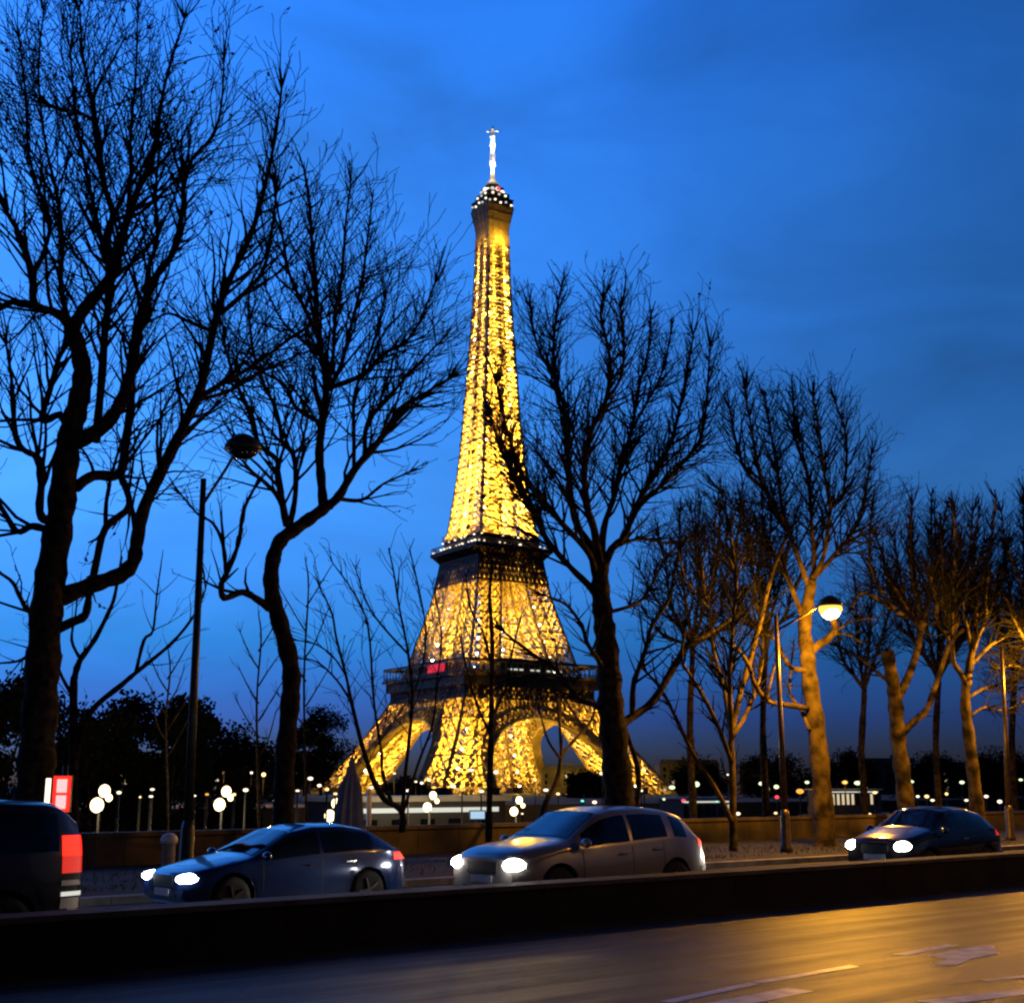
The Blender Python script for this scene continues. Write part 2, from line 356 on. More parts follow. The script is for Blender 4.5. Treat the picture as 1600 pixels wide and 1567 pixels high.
# upper shaft
b = MB(); z = 119.0; zs = [115.0]
while z < 268: zs.append(z); z += 3.4 + 3.0 * (268 - z) / 150
zs.append(270.0)
for z0, z1 in zip(zs[:-1], zs[1:]):
    h0, h1 = Wz(z0) / 2, Wz(z1) / 2
    C0 = [np.array([a * h0, c * h0, z0]) for a, c in ((1,1),(-1,1),(-1,-1),(1,-1))]; C1 = [np.array([a * h1, c * h1, z1]) for a, c in ((1,1),(-1,1),(-1,-1),(1,-1))]
    l0, l1 = Lw(z0) / (2 * h0), Lw(z1) / (2 * h1)
    for k in range(4):
        a, c, d, e = C0[k], C0[(k+1) % 4], C1[k], C1[(k+1) % 4]
        b.beam(a, d, 1.05)
        lattice_face(b, a, a + (c - a) * l0, d, d + (e - d) * l1, 1, 0.6, 0.7)
        lattice_face(b, c + (a - c) * l0, c, e + (d - e) * l1, e, 1, 0.6, 0.7)
        b.beam(a + (c - a) * l0, d + (e - d) * l1, 0.7); b.beam(c + (a - c) * l0, e + (d - e) * l1, 0.7)
        if l0 < 0.47:
            lattice_face(b, a + (c - a) * l0, c + (a - c) * l0, d + (e - d) * l1, e + (d - e) * l1, 1, 0.4, 0.6, False)
    b.beam(C1[0], C1[2], 0.35); b.beam(C1[1], C1[3], 0.35)
up_ = b.build('upper_shaft', 'iron', tower)
b = MB()                                   # joint plates on the outer faces, coloured dark as if backlit
for z0 in zs[1:-1]:
    h = Wz(z0) / 2; l = Lw(z0) / (2 * h); q = .55 if z0 > 200 else .8
    for s_ in (-h, -h + 2 * h * l, h - 2 * h * l, h):
        for f in range(4):
            if rng.random() < .62: continue
            q = (.5 if z0 > 200 else .75) * rng.uniform(.5, 1.5)
            g = [(s_, -h - .55), (h + .55, s_), (-s_, h + .55), (-h - .55, -s_)][f]; ex = (q, .12) if f % 2 == 0 else (.12, q)
            b.box(g[0] - ex[0], g[0] + ex[0], g[1] - ex[1], g[1] + ex[1], z0 - q * 1.1, z0 + q * 1.1)
b.build('joint_plates', 'iron_backlit', up_)['kind'] = 'stuff'
b = MB()
for z0 in np.arange(116, 268, 2.2):
    h = 1.9 if z0 < 200 else 1.4
    for a, c in ((1,1),(-1,1),(-1,-1),(1,-1)): b.beam((a*h, c*h, z0), (a*h, c*h, z0 + 2.2), 0.5)
    for k, (a, c) in enumerate(((1,1),(-1,1),(-1,-1),(1,-1))):
        a2, c2 = ((1,1),(-1,1),(-1,-1),(1,-1))[(k+1) % 4]
        b.beam((a*h, c*h, z0), (a2*h, c2*h, z0), 0.5); b.beam((a*h, c*h, z0), (a2*h, c2*h, z0 + 2.2), 0.4)
b.build('lift_shaft', 'iron', tower)
# arches, one in each face
def face_pt(f, s, z, off=0.0):
    h = Wz(z) / 2 + off
    return np.array([(s, -h, z), (h, s, z), (-s, h, z), (-h, -s, z)][f])
for f in range(4):
    b = MB(); sp = MB(); NA = 30; zc, a_in, a_out = 3.0, 33.0, 37.2
    pi = []; po = []
    for i in range(NA + 1):
        t = math.pi * i / NA
        pi.append((a_in * math.cos(t), zc + a_in * 1.02 * math.sin(t))); po.append((a_out * math.cos(t), zc + a_out * 1.06 * math.sin(t)))
    for i in range(NA):
        for off in (-0.2, -4.0):
            P = [face_pt(f, *pi[i], off), face_pt(f, *pi[i+1], off), face_pt(f, *po[i], off), face_pt(f, *po[i+1], off)]
            b.beam(P[0], P[1], 1.0); b.beam(P[2], P[3], 1.0); b.beam(P[0], P[3], 0.45); b.beam(P[1], P[2], 0.45); b.beam(P[0], P[2], 0.5)
        q = [face_pt(f, *pi[i], -0.2), face_pt(f, *pi[i+1], -0.2), face_pt(f, *pi[i+1], -4.0), face_pt(f, *pi[i], -4.0)]
        sp.add(q, [(0, 1, 2, 3)])
        q = [face_pt(f, *po[i], -0.4), face_pt(f, *po[i+1], -0.4), face_pt(f, *po[i+1], -3.8), face_pt(f, *po[i], -3.8)]
        sp.add(q, [(0, 1, 2, 3)])
        if 3 < i < NA - 3:
            s, zz = po[i]; b.beam(face_pt(f, s, zz, -0.3), face_pt(f, s, 46, -0.3), 0.35)
            s2, z2 = po[i+1]; b.beam(face_pt(f, s, min(46, zz + 0.3), -0.3), face_pt(f, s2, 46, -0.3), 0.3)
    ar = b.build('arch', 'iron', tower); sp.build('soffit_plate', 'iron', ar)
# decks
def ring(b, ho, hi, z0, z1):
    b.box(-ho, ho, -ho, -hi, z0, z1); b.box(-ho, ho, hi, ho, z0, z1); b.box(-ho, -hi, -hi, hi, z0, z1); b.box(hi, ho, -hi, hi, z0, z1)
d1 = empty('first_deck'); d1.parent = tower
b = MB(); ring(b, 37, 17, 56.4, 57.6); b.build('floor_slab', 'iron_unlit', d1)
b = MB(); ring(b, 35.6, 35.0, 51.6, 56.38); b.build('frieze', 'iron_unlit', d1)
b = MB()
for f in range(4):
    for i in range(26):
        s0 = -34 + 68 * i / 26; s1 = -34 + 68 * (i + 1) / 26
        h = 33.6
        g = lambda s, z: np.array([(s, -h, z), (h, s, z), (-s, h, z), (-h, -s, z)][f])
        b.beam(g(s0, 45.5), g(s1, 51.6), 0.6); b.beam(g(s1, 45.5), g(s0, 51.6), 0.6); b.beam(g(s0, 45.5), g(s0, 51.6), 0.55)
    b.beam(g(-34, 45.5), g(34, 45.5), 0.9); b.beam(g(-34, 51.4), g(34, 51.4), 0.9)
for f in range(4):
    for i in range(34):
        s0 = -33 + 66 * i / 34; hh_ = 33.0
        g = [(s0, -hh_, 1.3, .1), (hh_, s0, .1, 1.3), (-s0 - 1.3, hh_, 1.3, .1), (-hh_, -s0 - 1.3, .1, 1.3)][f]
        if i % 5 != 2: b.box(g[0], g[0] + g[2], g[1], g[1] + g[3], 40.5, 51.9)  # backing panels added to deepen the dark band below the deck
b.build('edge_girder', 'iron_unlit', d1)
b = MB()
for f in range(4):
    h = 36.4; g = lambda s, z: np.array([(s, -h, z), (h, s, z), (-s, h, z), (-h, -s, z)][f])
    for i in range(24): s = -36 + 72 * i / 24; b.beam(g(s, 57.6), g(s, 62.2), 0.4)
    for zz in (58.7, 58.2, 62.3): b.beam(g(-36.4, zz), g(36.4, zz), 0.28 if zz < 60 else 0.7)
b.build('gallery', 'iron', d1)
b = MB(); ring(b, 36.6, 32.5, 62.7, 63.2); b.build('gallery_roof', 'iron_unlit', d1)
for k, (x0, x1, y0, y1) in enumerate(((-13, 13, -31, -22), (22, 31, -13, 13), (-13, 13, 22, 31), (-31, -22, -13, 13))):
    b = MB(); b.box(x0, x1, y0, y1, 57.6, 64.5); b.build('pavilion', 'iron_unlit', d1)
for i in range(10):
    s = -14 + i * 2.9
    if i in (3, 6): continue
    b = MB(); b.box(s, s + 1.9, -36.8, -36.62, 59.0, 59.6); b.build('light_strip', 'strip_white', d1)
b = MB(); b.box(-36.8, -36.62, -21, -6, 58.6, 61.9); b.build('red_banner', 'red_cloth', d1)
d2 = empty('second_deck'); d2.parent = tower
b = MB(); ring(b, 21, 7, 114.6, 115.8); b.build('floor_slab', 'iron_unlit', d2)
b = MB()
for z0, z1, h0, h1 in ((100, 107, Wz(100)/2 + .4, Wz(107)/2 + .4), (107, 111, Wz(107)/2 + .4, 17.6), (111, 114.6, 17.6, 20.6)):
    for f in range(4):
        g = lambda s, z, h: np.array([(s*h, -h, z), (h, s*h, z), (-s*h, h, z), (-h, -s*h, z)][f])
        for i in range(16):
            s0, s1 = -1 + i / 8, -1 + (i + 1) / 8; sm = s1 - .035
            if z0 > 102 and i % 4 != 1: b.add([g(s0, z0, h0 - .5), g(sm, z0, h0 - .5), g(sm, z1, h1 - .5), g(s0, z1, h1 - .5)], [(0, 1, 2, 3)])  # backing sheets added to darken the girder band
            b.beam(g(s0, z0, h0), g(s0, z1, h1), 0.5); b.beam(g(s0, z0, h0), g(s1, z1, h1), 0.5); b.beam(g(s1, z0, h0), g(s0, z1, h1), 0.5)
        b.beam(g(-1, z1, h1), g(1, z1, h1), 0.9); b.beam(g(-1, z0, h0), g(1, z0, h0), 0.8)
b.build('edge_girder', 'iron_unlit', d2)
b = MB()
for z0, h in ((115.8, 20.6), (121.2, 16.8)):
    for f in range(4):
        g = lambda s, z: np.array([(s, -h, z), (h, s, z), (-s, h, z), (-h, -s, z)][f])
        for i in range(20): s = -h + 2 * h * i / 20; b.beam(g(s, z0), g(s, z0 + 2.4), 0.22)
        b.beam(g(-h, z0 + 1.2), g(h, z0 + 1.2), 0.25); b.beam(g(-h, z0 + 2.4), g(h, z0 + 2.4), 0.35)
b.build('railing', 'iron', d2)
b = MB(); ring(b, 17, 13.6, 120.2, 121.2); ring(b, 16, 15.5, 115.8, 120.2); b.build('pavilion', 'iron_unlit', d2)
b = MB()
for f in range(4):
    for h, zz, n in ((20.75, 116.6, 15), (17.15, 120.5, 12)):
        for i in range(n):
            if rng.random() < .4: continue
            s = -h + 2 * h * (i + .5) / n
            p = [(s, -h, zz), (h, s, zz), (-s, h, zz), (-h, -s, zz)][f]
            b = MB(); b.ball(p, rng.uniform(.22, .55), 6, sx=1.5, sy=1.5, sz=.7); b.build('deck_lamp', 'lamp_white', d2)
# cabin, lantern and mast
cb = empty('top_cabin'); cb.parent = tower
b = MB()
lv = ((268, 5.6), (273, 5.75), (277, 6.3), (281, 7.0), (284.5, 7.6))
for (z0, h0), (z1, h1) in zip(lv[:-1], lv[1:]):
    for f in range(4):
        g = lambda s, z, h: np.array([(s*h, -h, z), (h, s*h, z), (-s*h, h, z), (-h, -s*h, z)][f])
        b.add([g(-1, z0, h0), g(1, z0, h0), g(1, z1, h1), g(-1, z1, h1)], [(0, 1, 2, 3)])
        for i in range(5):
            s = -1 + i / 2; b.beam(g(s, z0, h0 + .1), g(s, z1, h1 + .1), 0.4)
        b.beam(g(-1, z1, h1 + .1), g(1, z1, h1 + .1), 0.45)
b.build('bracket_skirt', 'iron', cb)
b = MB(); b.box(-7.5, 7.5, -7.5, 7.5, 284.5, 288.6); b.box(-7.8, 7.8, -7.8, 7.8, 288.6, 289.2); b.box(-6.2, 6.2, -6.2, 6.2, 289.2, 292.5); b.box(-4.2, 4.2, -4.2, 4.2, 292.5, 296.3)
b.build('cabin_walls', 'iron_unlit', cb)
b = MB(); b.lathe([(4.0, 296.3), (3.8, 297.6), (3.0, 299.2), (1.9, 300.4), (1.3, 301.5), (1.2, 303.0), (0.9, 305.5)], k=16); b.build('dome', 'iron', cb, True)
lampset = []
for f in range(4):
    for i in range(5):
        s = -0.85 + 1.7 * i / 4; lampset.append((f, s * 7.4, 7.75, 286.0 + 0.9 * ((i + f) % 2), 0.62))
    for i in range(3): lampset.append((f, (-0.6 + 0.6 * i) * 6.2, 6.35, 291.0, 0.7))
    lampset.append((f, 0.4, 4.4, 294.8, 1.25)); lampset.append((f, -2.7, 4.4, 294.2, 1.15)); lampset.append((f, 3.0, 4.4, 293.8, 1.05))
for k, (f, s, h, zz, r) in enumerate(lampset):
    p = [(s, -h, zz), (h, s, zz), (-s, h, zz), (-h, -s, zz)][f]
    m = MB(); m.ball(p, r, 8, sz=0.8); m.build('cabin_lamp', 'lamp_white' if k % 3 else 'strip_white', cb, True)
m = MB(); m.ball((-1.5, -7.9, 293.0), 0.95, 10); m.build('beacon', 'lamp_red', cb, True)
b = MB()
b.tube([(0, 0, 304), (0, 0, 309)], [0.9, 0.85]); b.tube([(0, 0, 309), (0, 0, 314.5)], [1.35, 1.35]); b.tube([(0, 0, 314.5), (0, 0, 329.5)], [1.15, 0.95]); b.tube([(0, 0, 329.5), (0, 0, 331)], [0.5, 0.3])
for k in range(4):
    a = R(-33 + 90 * k); b.beam((0, 0, 328.2), (3.1 * math.cos(a), 3.1 * math.sin(a), 328.2), 0.7)
for zz in (311, 314.6, 320, 325): b.lathe([(1.5, zz), (1.5, zz + 0.35)], k=12)
b.build('antenna_mast', 'white_paint', tower)
# floodlights: housing globes plus the light they give
GOLD = (1.0, 0.60, 0.07); GAIN = 2.9
FL = []
for sx in (-1, 1):
    for sy in (-1, 1):
        for zz, pw_ in ((4, 30000), (12, 24000), (21, 20000), (31, 13000), (61, 12000), (67, 12000), (74, 10000), (82, 7500), (90, 3600)):
            o = Wz(zz) / 2 - Lw(zz) / 2; FL.append(((sx * o, sy * o, zz), pw_, 0.55))
z = 121.5; k = 0
while z < 262:
    h = Wz(z) / 2; q = h * (0.66 if z < 200 else 0.80); pw_ = 150 * h * h * (1.25 if z > 200 else 0.72)
    for a, c in ((1, 1), (-1, 1), (-1, -1), (1, -1)): FL.append(((a * q, c * q, z), pw_, 0.6 if z < 200 else 0.95))
    z += 0.62 * h + 3.0
for a, c in ((1, 1), (-1, 1), (-1, -1), (1, -1)): FL.append(((a * 7.6, c * 7.6, 197.5), 1200, 1.15))
for a, c in ((9.4, 0), (-9.4, 0), (0, 9.4), (0, -9.4)): FL.append(((a, c, 266.0), 800, 0.4))
fl_n = 0
for p, pw_, r in FL:
    if fl_n < 98:
        m = MB(); m.ball(p, r, 8); m.build('floodlight', 'flood_glow', tower, True); fl_n += 1
    k_ = rng.uniform(.2, 1.8) if p[2] > 100 else rng.uniform(.6, 1.5)
    if 203 < p[2] < 214: k_ *= .22
    o = lamp('floodlight_beam', (p[0], p[1], p[2] + 1.4), pw_ * GAIN * k_, GOLD, 0.5, tower)
    if p[2] < 5: lamp('floodlight_beam', (p[0], p[1], 7.0), 16000 * GAIN * .6, GOLD, .5, tower)
    if p[2] < 100:                               # projectors set in the legs aim up along the leg
        o.data.type = 'SPOT'; o.data.spot_size = R(125); o.data.spot_blend = .5; o.data.energy *= 1.5
        q_ = Vector((p[0] * .62, p[1] * .62, p[2] + 22)) - Vector(p)
        o.rotation_euler = (-q_).to_track_quat('Z', 'Y').to_euler()
for a in range(3):
    t = R(120 * a + 30)
    lamp('mast_light', (3.2 * math.cos(t), 3.2 * math.sin(t), 308), 3000, (1, 0.97, 0.88), 0.3, tower)
    lamp('mast_light', (4.0 * math.cos(t), 4.0 * math.sin(t), 320), 3000, (1, 0.97, 0.9), 0.3, tower)
def zwarp(z): return z + np.interp(z, [0, 30, 57, 115, 200, 268], [0, -3.5, -6.5, -5.0, -1.5, 0])
for o in tower.children_recursive:
    if o.type == 'MESH':
        n_ = len(o.data.vertices); co = np.empty(n_ * 3, np.float32); o.data.vertices.foreach_get('co', co); co = co.reshape(-1, 3)
        co[:, 2] = zwarp(co[:, 2]); o.data.vertices.foreach_set('co', co.ravel()); o.data.update()
    elif o.type == 'LIGHT': o.location.z = float(zwarp(o.location.z))

# ------------------------------------------------------------------ trees
class Tree:
    def __init__(s, n, seed, anchor):
        s.zmax = 0.0; s.cut = .5
        s.n = n; s.r = random.Random(seed); s.trunk = MB(); s.tw = MB(); s.limbs = []
        s.base = atn(anchor[0], anchor[1], n); s.base[2] = 0.05
        s.scale = float(s.base[1]) / 2020.0
    def limb(s, pts, w0, w1, dn=0.0, dn0=0.0, twigs=1.0, k=8):
        P = []; m = len(pts)
        for i, (x, y) in enumerate(pts):
            t = i / (m - 1); P.append(atn(x, y, s.n + dn0 + (dn - dn0) * t))
        # resample smoothly
        Q = []
        for i in range(m - 1):
            p0 = P[max(i-1, 0)]; p1 = P[i]; p2 = P[i+1]; p3 = P[min(i+2, m-1)]
            for j in range(4):
                t = j / 4.0
                Q.append(0.5 * (2*p1 + (p2-p0)*t + (2*p0-5*p1+4*p2-p3)*t*t + (3*p1-p0-3*p2+p3)*t**3))
        Q.append(P[-1]); q = len(Q); s.zmax = max(s.zmax, max(float(p[2]) for p in Q))
        if k >= 10:
            Q2 = []
            for a, c in zip(Q[:-1], Q[1:]): Q2 += [a, a * .67 + c * .33, a * .33 + c * .67]
            Q = Q2 + [Q[-1]]; q = len(Q)
        rad = [max(0.008, s.scale * 0.5 * (w0 + (w1 - w0) * (i / (q - 1))) * (1 + 0.07 * math.sin(i * (.7 if k >= 10 else 2.1) + w0) + (0.02 if k >= 10 else .06) * s.r.uniform(-1, 1))) for i in range(q)]
        if k >= 10: rad = [r_ * (1.0 + .16 * max(0, 1 - i / (q * .10))) for i, r_ in enumerate(rad)]
        s.trunk.tube(Q, rad, k, jit=(.03 if k >= 10 else .04), rnd=s.r); s.limbs.append((Q, rad, twigs))
        return s
    def twig(s, p, d, length, r, lev, up, step=0.32):
        rr = s.r; nseg = max(2, int(length / step)); pts = [p.copy()]; rads = [r]; p = p.copy(); d = d.copy()
        for i in range(nseg):
            d = d + np.array([rr.gauss(0, .13), rr.gauss(0, .13), rr.gauss(0, .10) + up]); d /= np.linalg.norm(d)
            if p[2] > s.zmax - s.cut and rr.random() < .5: break
            p = p + d * (length / nseg); pts.append(p.copy()); rads.append(max(s.minr, r * (1 - 0.62 * (i + 1) / nseg)))
            if lev > 0 and i >= (1 if lev > 1 else 0):
                for _ in range(1 if rr.random() < s.dens[lev] else 0):
                    ax = np.array([rr.gauss(0, 1), rr.gauss(0, 1), rr.gauss(0, .6)]); ax -= d * ax.dot(d); ax /= np.linalg.norm(ax) + 1e-9
                    ang = R(rr.uniform(16, 46)); nd = d * math.cos(ang) + ax * math.sin(ang)
                    s.twig(p, nd, length * rr.uniform(0.38, 0.68), max(s.minr, rads[-1] * 0.72), lev - 1, up * 0.8, max(0.16, step * 0.75))
        if len(pts) < 2: return
        s.tw.tube(pts, rads, 5 if r > 0.03 else 3, cap=False)
        if s.leaf and lev <= 1 and rr.random() < s.leaf:
            for _ in range(rr.randint(1, 2)):
                c = pts[rr.randint(1, len(pts) - 1)]; a = np.array([rr.gauss(0, 1), rr.gauss(0, 1), rr.gauss(0, 1)]); a /= np.linalg.norm(a); e = np.cross(a, [0.3, 0.5, 0.8]); e /= np.linalg.norm(e)
                z = rr.uniform(.03, .065); s.tw.add([c - a*z, c + e*z*.7, c + a*z, c - e*z*.7 + np.array([0, 0, -z*.6])], [(0, 1, 2), (0, 2, 3)])
    def grow(s, length=2.6, spacing=0.42, up=0.10, lev=2, dens=(0, .75, .8), leaf=0.0, minr=0.006, start=0.3, r0=0.028, tipn=3):
        s.dens = dens; s.leaf = leaf; s.minr = minr; rr = s.r
        for Q, rad, tw in s.limbs:
            if tw <= 0: continue
            seg = [np.linalg.norm(Q[i+1] - Q[i]) for i in range(len(Q) - 1)]; tot = sum(seg); acc = 0; nxt = tot * start
            for i in range(len(Q) - 1):
                acc += seg[i]
                while acc > nxt:
                    nxt += spacing * rr.uniform(.6, 1.4) / max(tw, .2)
                    t = (Q[i+1] - Q[i]) / (seg[i] + 1e-9); f = nxt / tot
                    ax = np.array([rr.gauss(0, 1), rr.gauss(0, 1), rr.gauss(0, .5)]); ax -= t * ax.dot(t); ax /= np.linalg.norm(ax) + 1e-9
                    ang = R(rr.uniform(16, 50)); d = t * math.cos(ang) + ax * math.sin(ang)
                    s.twig(Q[i+1], d, length * tw * rr.uniform(.35, 1.0) * (1.0 - 0.62 * min(1, f)), min(rad[i+1] * .6, r0), lev, up)
            t = Q[-1] - Q[-2]; t /= np.linalg.norm(t) + 1e-9
            for _ in range(tipn):
                d = t + np.array([rr.gauss(0, .3), rr.gauss(0, .3), rr.gauss(0, .2) + .15]); d /= np.linalg.norm(d)
                s.twig(Q[-1], d, length * tw * rr.uniform(.2, .42), min(rad[-1], r0 * 1.2), lev, up)
        return s
    def done(s, name, label, cat='tree', group=None, bark='bark', twig='twig'):
        root = empty(name, s.base, 0, label, cat, group)
        for mb, nm, mt in ((s.trunk, 'trunk', bark), (s.tw, 'crown', twig)):
            if not mb.v: continue
            o = mb.build(nm, mt, root, True); o.matrix_parent_inverse = Matrix.Translation(-root.location)
        return root

ROW = 'bare plane trees in a row along the quay'
# nearest tree, left edge
A = Tree(24.5, 1, (52, 1310)); A.cut = -.3
A.limb([(50,1345),(54,1250),(58,1170),(66,1060),(72,960),(82,880),(95,800),(103,720),(112,670),(122,630),(129,590),(125,555),(113,515)], 62, 26, 0, k=14, twigs=0)
A.limb([(113,515),(90,490),(55,476),(50,430),(36,378),(12,335)], 18, 6, -1.5)
A.limb([(55,476),(20,472),(5,480)], 12, 9, 0.5, twigs=.5)
A.limb([(50,430),(66,400),(78,350),(62,300),(45,240),(40,150),(30,60)], 9, 3, 0.8)
A.limb([(113,515),(130,485),(155,455),(178,425),(187,390),(198,345),(214,300),(236,255),(246,205),(258,130),(288,30)], 24, 4, 1.2)
A.limb([(178,420),(166,370),(176,335),(162,285),(155,225),(150,195),(128,178),(82,168)], 14, 4, -1.2)
A.limb([(155,225),(145,160),(130,90),(125,20)], 8, 3, -2.0)
A.limb([(198,345),(205,270),(204,210),(212,120),(215,20)], 9, 3, 2.2)
A.limb([(150,690),(158,600),(166,498),(175,450),(165,400),(150,340),(135,270),(118,180),(110,80)], 16, 4, 2.0)
A.limb([(110,695),(140,680),(168,660),(192,622),(205,580),(214,520),(226,475),(245,430),(270,395),(285,330),(286,285)], 28, 7, -1.0)
A.limb([(286,300),(300,250),(330,215),(345,170),(350,100)], 8, 3, -1.6)
A.limb([(226,475),(232,420),(246,370),(243,300),(250,230)], 10, 4, 0.8)
A.limb([(119,760),(147,743),(187,740),(196,690),(204,640),(206,580)], 20, 13, 1.0)
A.limb([(187,740),(202,790),(165,825),(150,880),(143,915)], 12, 14, 1.0, dn0=1.0, twigs=.4)
A.limb([(165,825),(168,770),(190,690),(215,640)], 9, 3, 2.0, dn0=1.0, twigs=.6)
A.limb([(88,935),(143,914),(187,899),(208,878),(214,845),(226,791),(258,724),(292,655),(315,601),(333,518),(354,448),(391,369),(412,300),(430,215),(440,140)], 30, 4, -2.0)
A.limb([(300,640),(316,618),(390,575),(461,524),(510,495)], 11, 3, -3.0, dn0=-1.2)
A.limb([(310,625),(360,610),(420,575),(490,545)], 8, 3, -0.5, dn0=-1.2)
A.limb([(345,490),(385,455),(412,420),(425,360),(432,300)], 10, 4, -2.8, dn0=-1.4)
A.limb([(280,690),(300,670),(330,640),(370,600)], 8, 3, 0.3, dn0=-1.1, twigs=.7)
A.limb([(333,518),(300,505),(265,490),(240,500)], 8, 3, -0.4, dn0=-1.4, twigs=.7)
A.limb([(78,815),(62,800),(66,735),(56,713),(36,702),(22,676),(20,610),(10,540)], 16, 4, -1.6)
A.limb([(80,830),(50,822),(26,830),(0,791),(-40,760)], 14, 6, 0.6)
A.limb([(106,670),(93,648),(66,657),(78,609),(92,560),(103,535),(100,480)], 14, 6, 1.6)
A.limb([(72,960),(45,955),(30,930),(15,905),(-30,880)], 10, 4, -1.0, twigs=.6)
A.limb([(70,1000),(35,1030),(0,1036)], 7, 3, 1.0, twigs=.6)
A.limb([(84,985),(112,972),(132,962),(138,940)], 18, 12, -0.8, twigs=.2)
A.limb([(112,515),(95,450),(98,380),(88,300),(70,220),(60,110),(68,20)], 10, 3, 2.5)
A.grow(length=3.3, spacing=0.3, up=0.075, lev=3, dens=(0, .80, .72, .62), leaf=0.05, start=0.15, r0=0.042, minr=0.0080)
A.grow(length=2.6, spacing=0.21, up=0.09, lev=2, dens=(0, .85, .9), leaf=0.1, start=0.2, r0=0.028, minr=0.0072)
A.done('plane_tree', 'largest bare tree at the left edge with a thick gnarled trunk', group=ROW, bark='bark_dark')

B = Tree(24.5, 2, (443, 1300)); B.cut = 1.1
B.limb([(441,1345),(443,1270),(446,1180),(454,1090),(454,1040),(438,975),(426,932),(424,890),(436,848),(462,826),(495,803),(514,788)], 34, 19, 0, k=12, twigs=0)
B.limb([(512,790),(530,775),(553,735),(599,681),(624,640),(661,617),(700,592)], 18, 4, -1.5)
B.limb([(505,790),(502,750),(499,706),(505,644),(510,607),(503,557),(495,499),(493,437),(487,374),(483,312),(475,265)], 17, 4, 0.5)
B.limb([(510,612),(532,573),(549,507),(566,437),(574,374),(582,312)], 9, 3, 1.6)
B.limb([(508,615),(520,560),(524,490),(535,420),(540,350),(548,290)], 8, 3, -1.6)
B.limb([(512,607),(566,586),(599,553),(632,536),(657,499),(680,440)], 10, 3, -0.6)
B.limb([(553,735),(553,685),(553,623),(566,582),(582,540),(600,470)], 8, 3, -0.2)
B.limb([(570,710),(574,661),(607,623),(640,582),(682,540)], 9, 3, -2.4)
B.limb([(527,779),(566,781),(599,756),(640,738)], 8, 3, 0.8, twigs=.6)
B.limb([(499,660),(462,636),(445,602),(416,585)], 9, 4, 1.2)
B.limb([(495,520),(470,470),(450,420),(440,360),(430,310)], 8, 3, -1.2)
B.limb([(505,560),(470,530),(440,500),(415,450)], 7, 3, 1.5)
B.limb([(452,830),(437,781),(415,755),(396,739),(375,715)], 10, 4, -0.8, twigs=.8)
B.limb([(452,825),(462,768),(458,710),(441,690),(433,644),(400,570),(390,500)], 10, 4, 1.0)
B.limb([(448,822),(434,745),(433,719),(404,692),(387,636),(371,602),(350,540)], 12, 4, 0.4)
B.limb([(420,950),(400,935),(378,925),(350,934),(346,912),(357,890),(373,847),(380,800),(396,765)], 13, 5, -1.0, twigs=.5)
B.limb([(353,895),(350,860),(343,835),(330,815),(310,804),(285,775)], 7, 3, 0.4, dn0=-.6, twigs=.6)
B.limb([(458,710),(474,690),(470,660),(480,630)], 5, 3, .5, dn0=.5, twigs=.5)
B.grow(length=3.0, spacing=0.27, up=0.075, lev=3, dens=(0, .80, .72, .62), leaf=0.02, start=0.15, r0=0.042, minr=0.0080)
B.grow(length=2.3, spacing=0.18, up=0.09, lev=2, dens=(0, .85, .9), leaf=0.03, start=0.2, r0=0.028, minr=0.0072)
B.done('plane_tree', 'bare tree with an S-bent trunk left of the tower', group=ROW, bark='bark_dark')

C = Tree(24.5, 3, (968, 1290))
C.limb([(970,1335),(968,1260),(962,1180),(955,1110),(952,1060),(947,1000),(942,960),(938,915),(938,880)], 50, 26, 0, k=12, twigs=0)
C.limb([(932,935),(924,919),(891,886),(854,842),(828,790),(802,746),(780,694),(766,650)], 13, 3, 1.2)
C.limb([(930,900),(920,864),(880,820),(847,783),(817,742),(790,664),(776,600)], 12, 3, -1.5)
C.limb([(932,890),(924,857),(902,820),(891,771),(887,697),(887,657),(872,627),(865,550),(869,494),(877,450)], 15, 3, 2.0)
C.limb([(938,885),(928,827),(917,790),(913,731),(924,672),(946,627),(954,568),(939,494),(943,464)], 15, 3, -2.2)
C.limb([(942,885),(943,827),(961,771),(972,716),(987,672),(998,605),(1013,550),(1017,490)], 12, 3, 2.6)
C.limb([(944,890),(956,857),(976,838),(991,797),(1017,749),(1046,697),(1061,642),(1076,568),(1083,524)], 14, 3, 0.5)
C.limb([(980,828),(1000,790),(1039,753),(1076,712),(1098,675),(1106,598),(1109,545)], 9, 3, -1.4)
C.limb([(948,870),(965,853),(1002,842),(1054,849),(1095,832)], 8, 3, 1.5, twigs=.7)
C.limb([(887,660),(870,600),(840,540),(828,480)], 7, 3, 3.0, dn0=1.2)
C.limb([(854,842),(838,800),(815,770),(795,720),(783,690)], 7, 3, -.8, dn0=.6, twigs=.8)
C.limb([(946,627),(970,590),(975,530),(970,480)], 6, 3, -3.0, dn0=-1.2)
C.limb([(987,672),(1010,630),(1035,580),(1050,510)], 6, 3, 3.6, dn0=1.5)
C.limb([(964,1135),(984,1122),(1021,1094),(1057,1035),(1080,1001),(1102,993),(1150,962)], 16, 7, 0.8, twigs=.5)
C.limb([(988,1116),(990,1069),(1000,1040),(1012,1004),(1018,979),(1046,934),(1052,900),(1062,860)], 10, 4, -0.6, twigs=.6)
C.limb([(946,958),(996,942),(1018,914),(1035,880),(1060,850)], 7, 3, 1.0, twigs=.7)
C.limb([(945,1050),(934,1030),(917,1004),(908,976),(885,945),(850,930)], 9, 3, -1.2, twigs=.6)
C.limb([(952,1115),(925,1100),(900,1089),(870,1047),(825,1017),(787,987)], 9, 3, 1.0, twigs=.6)
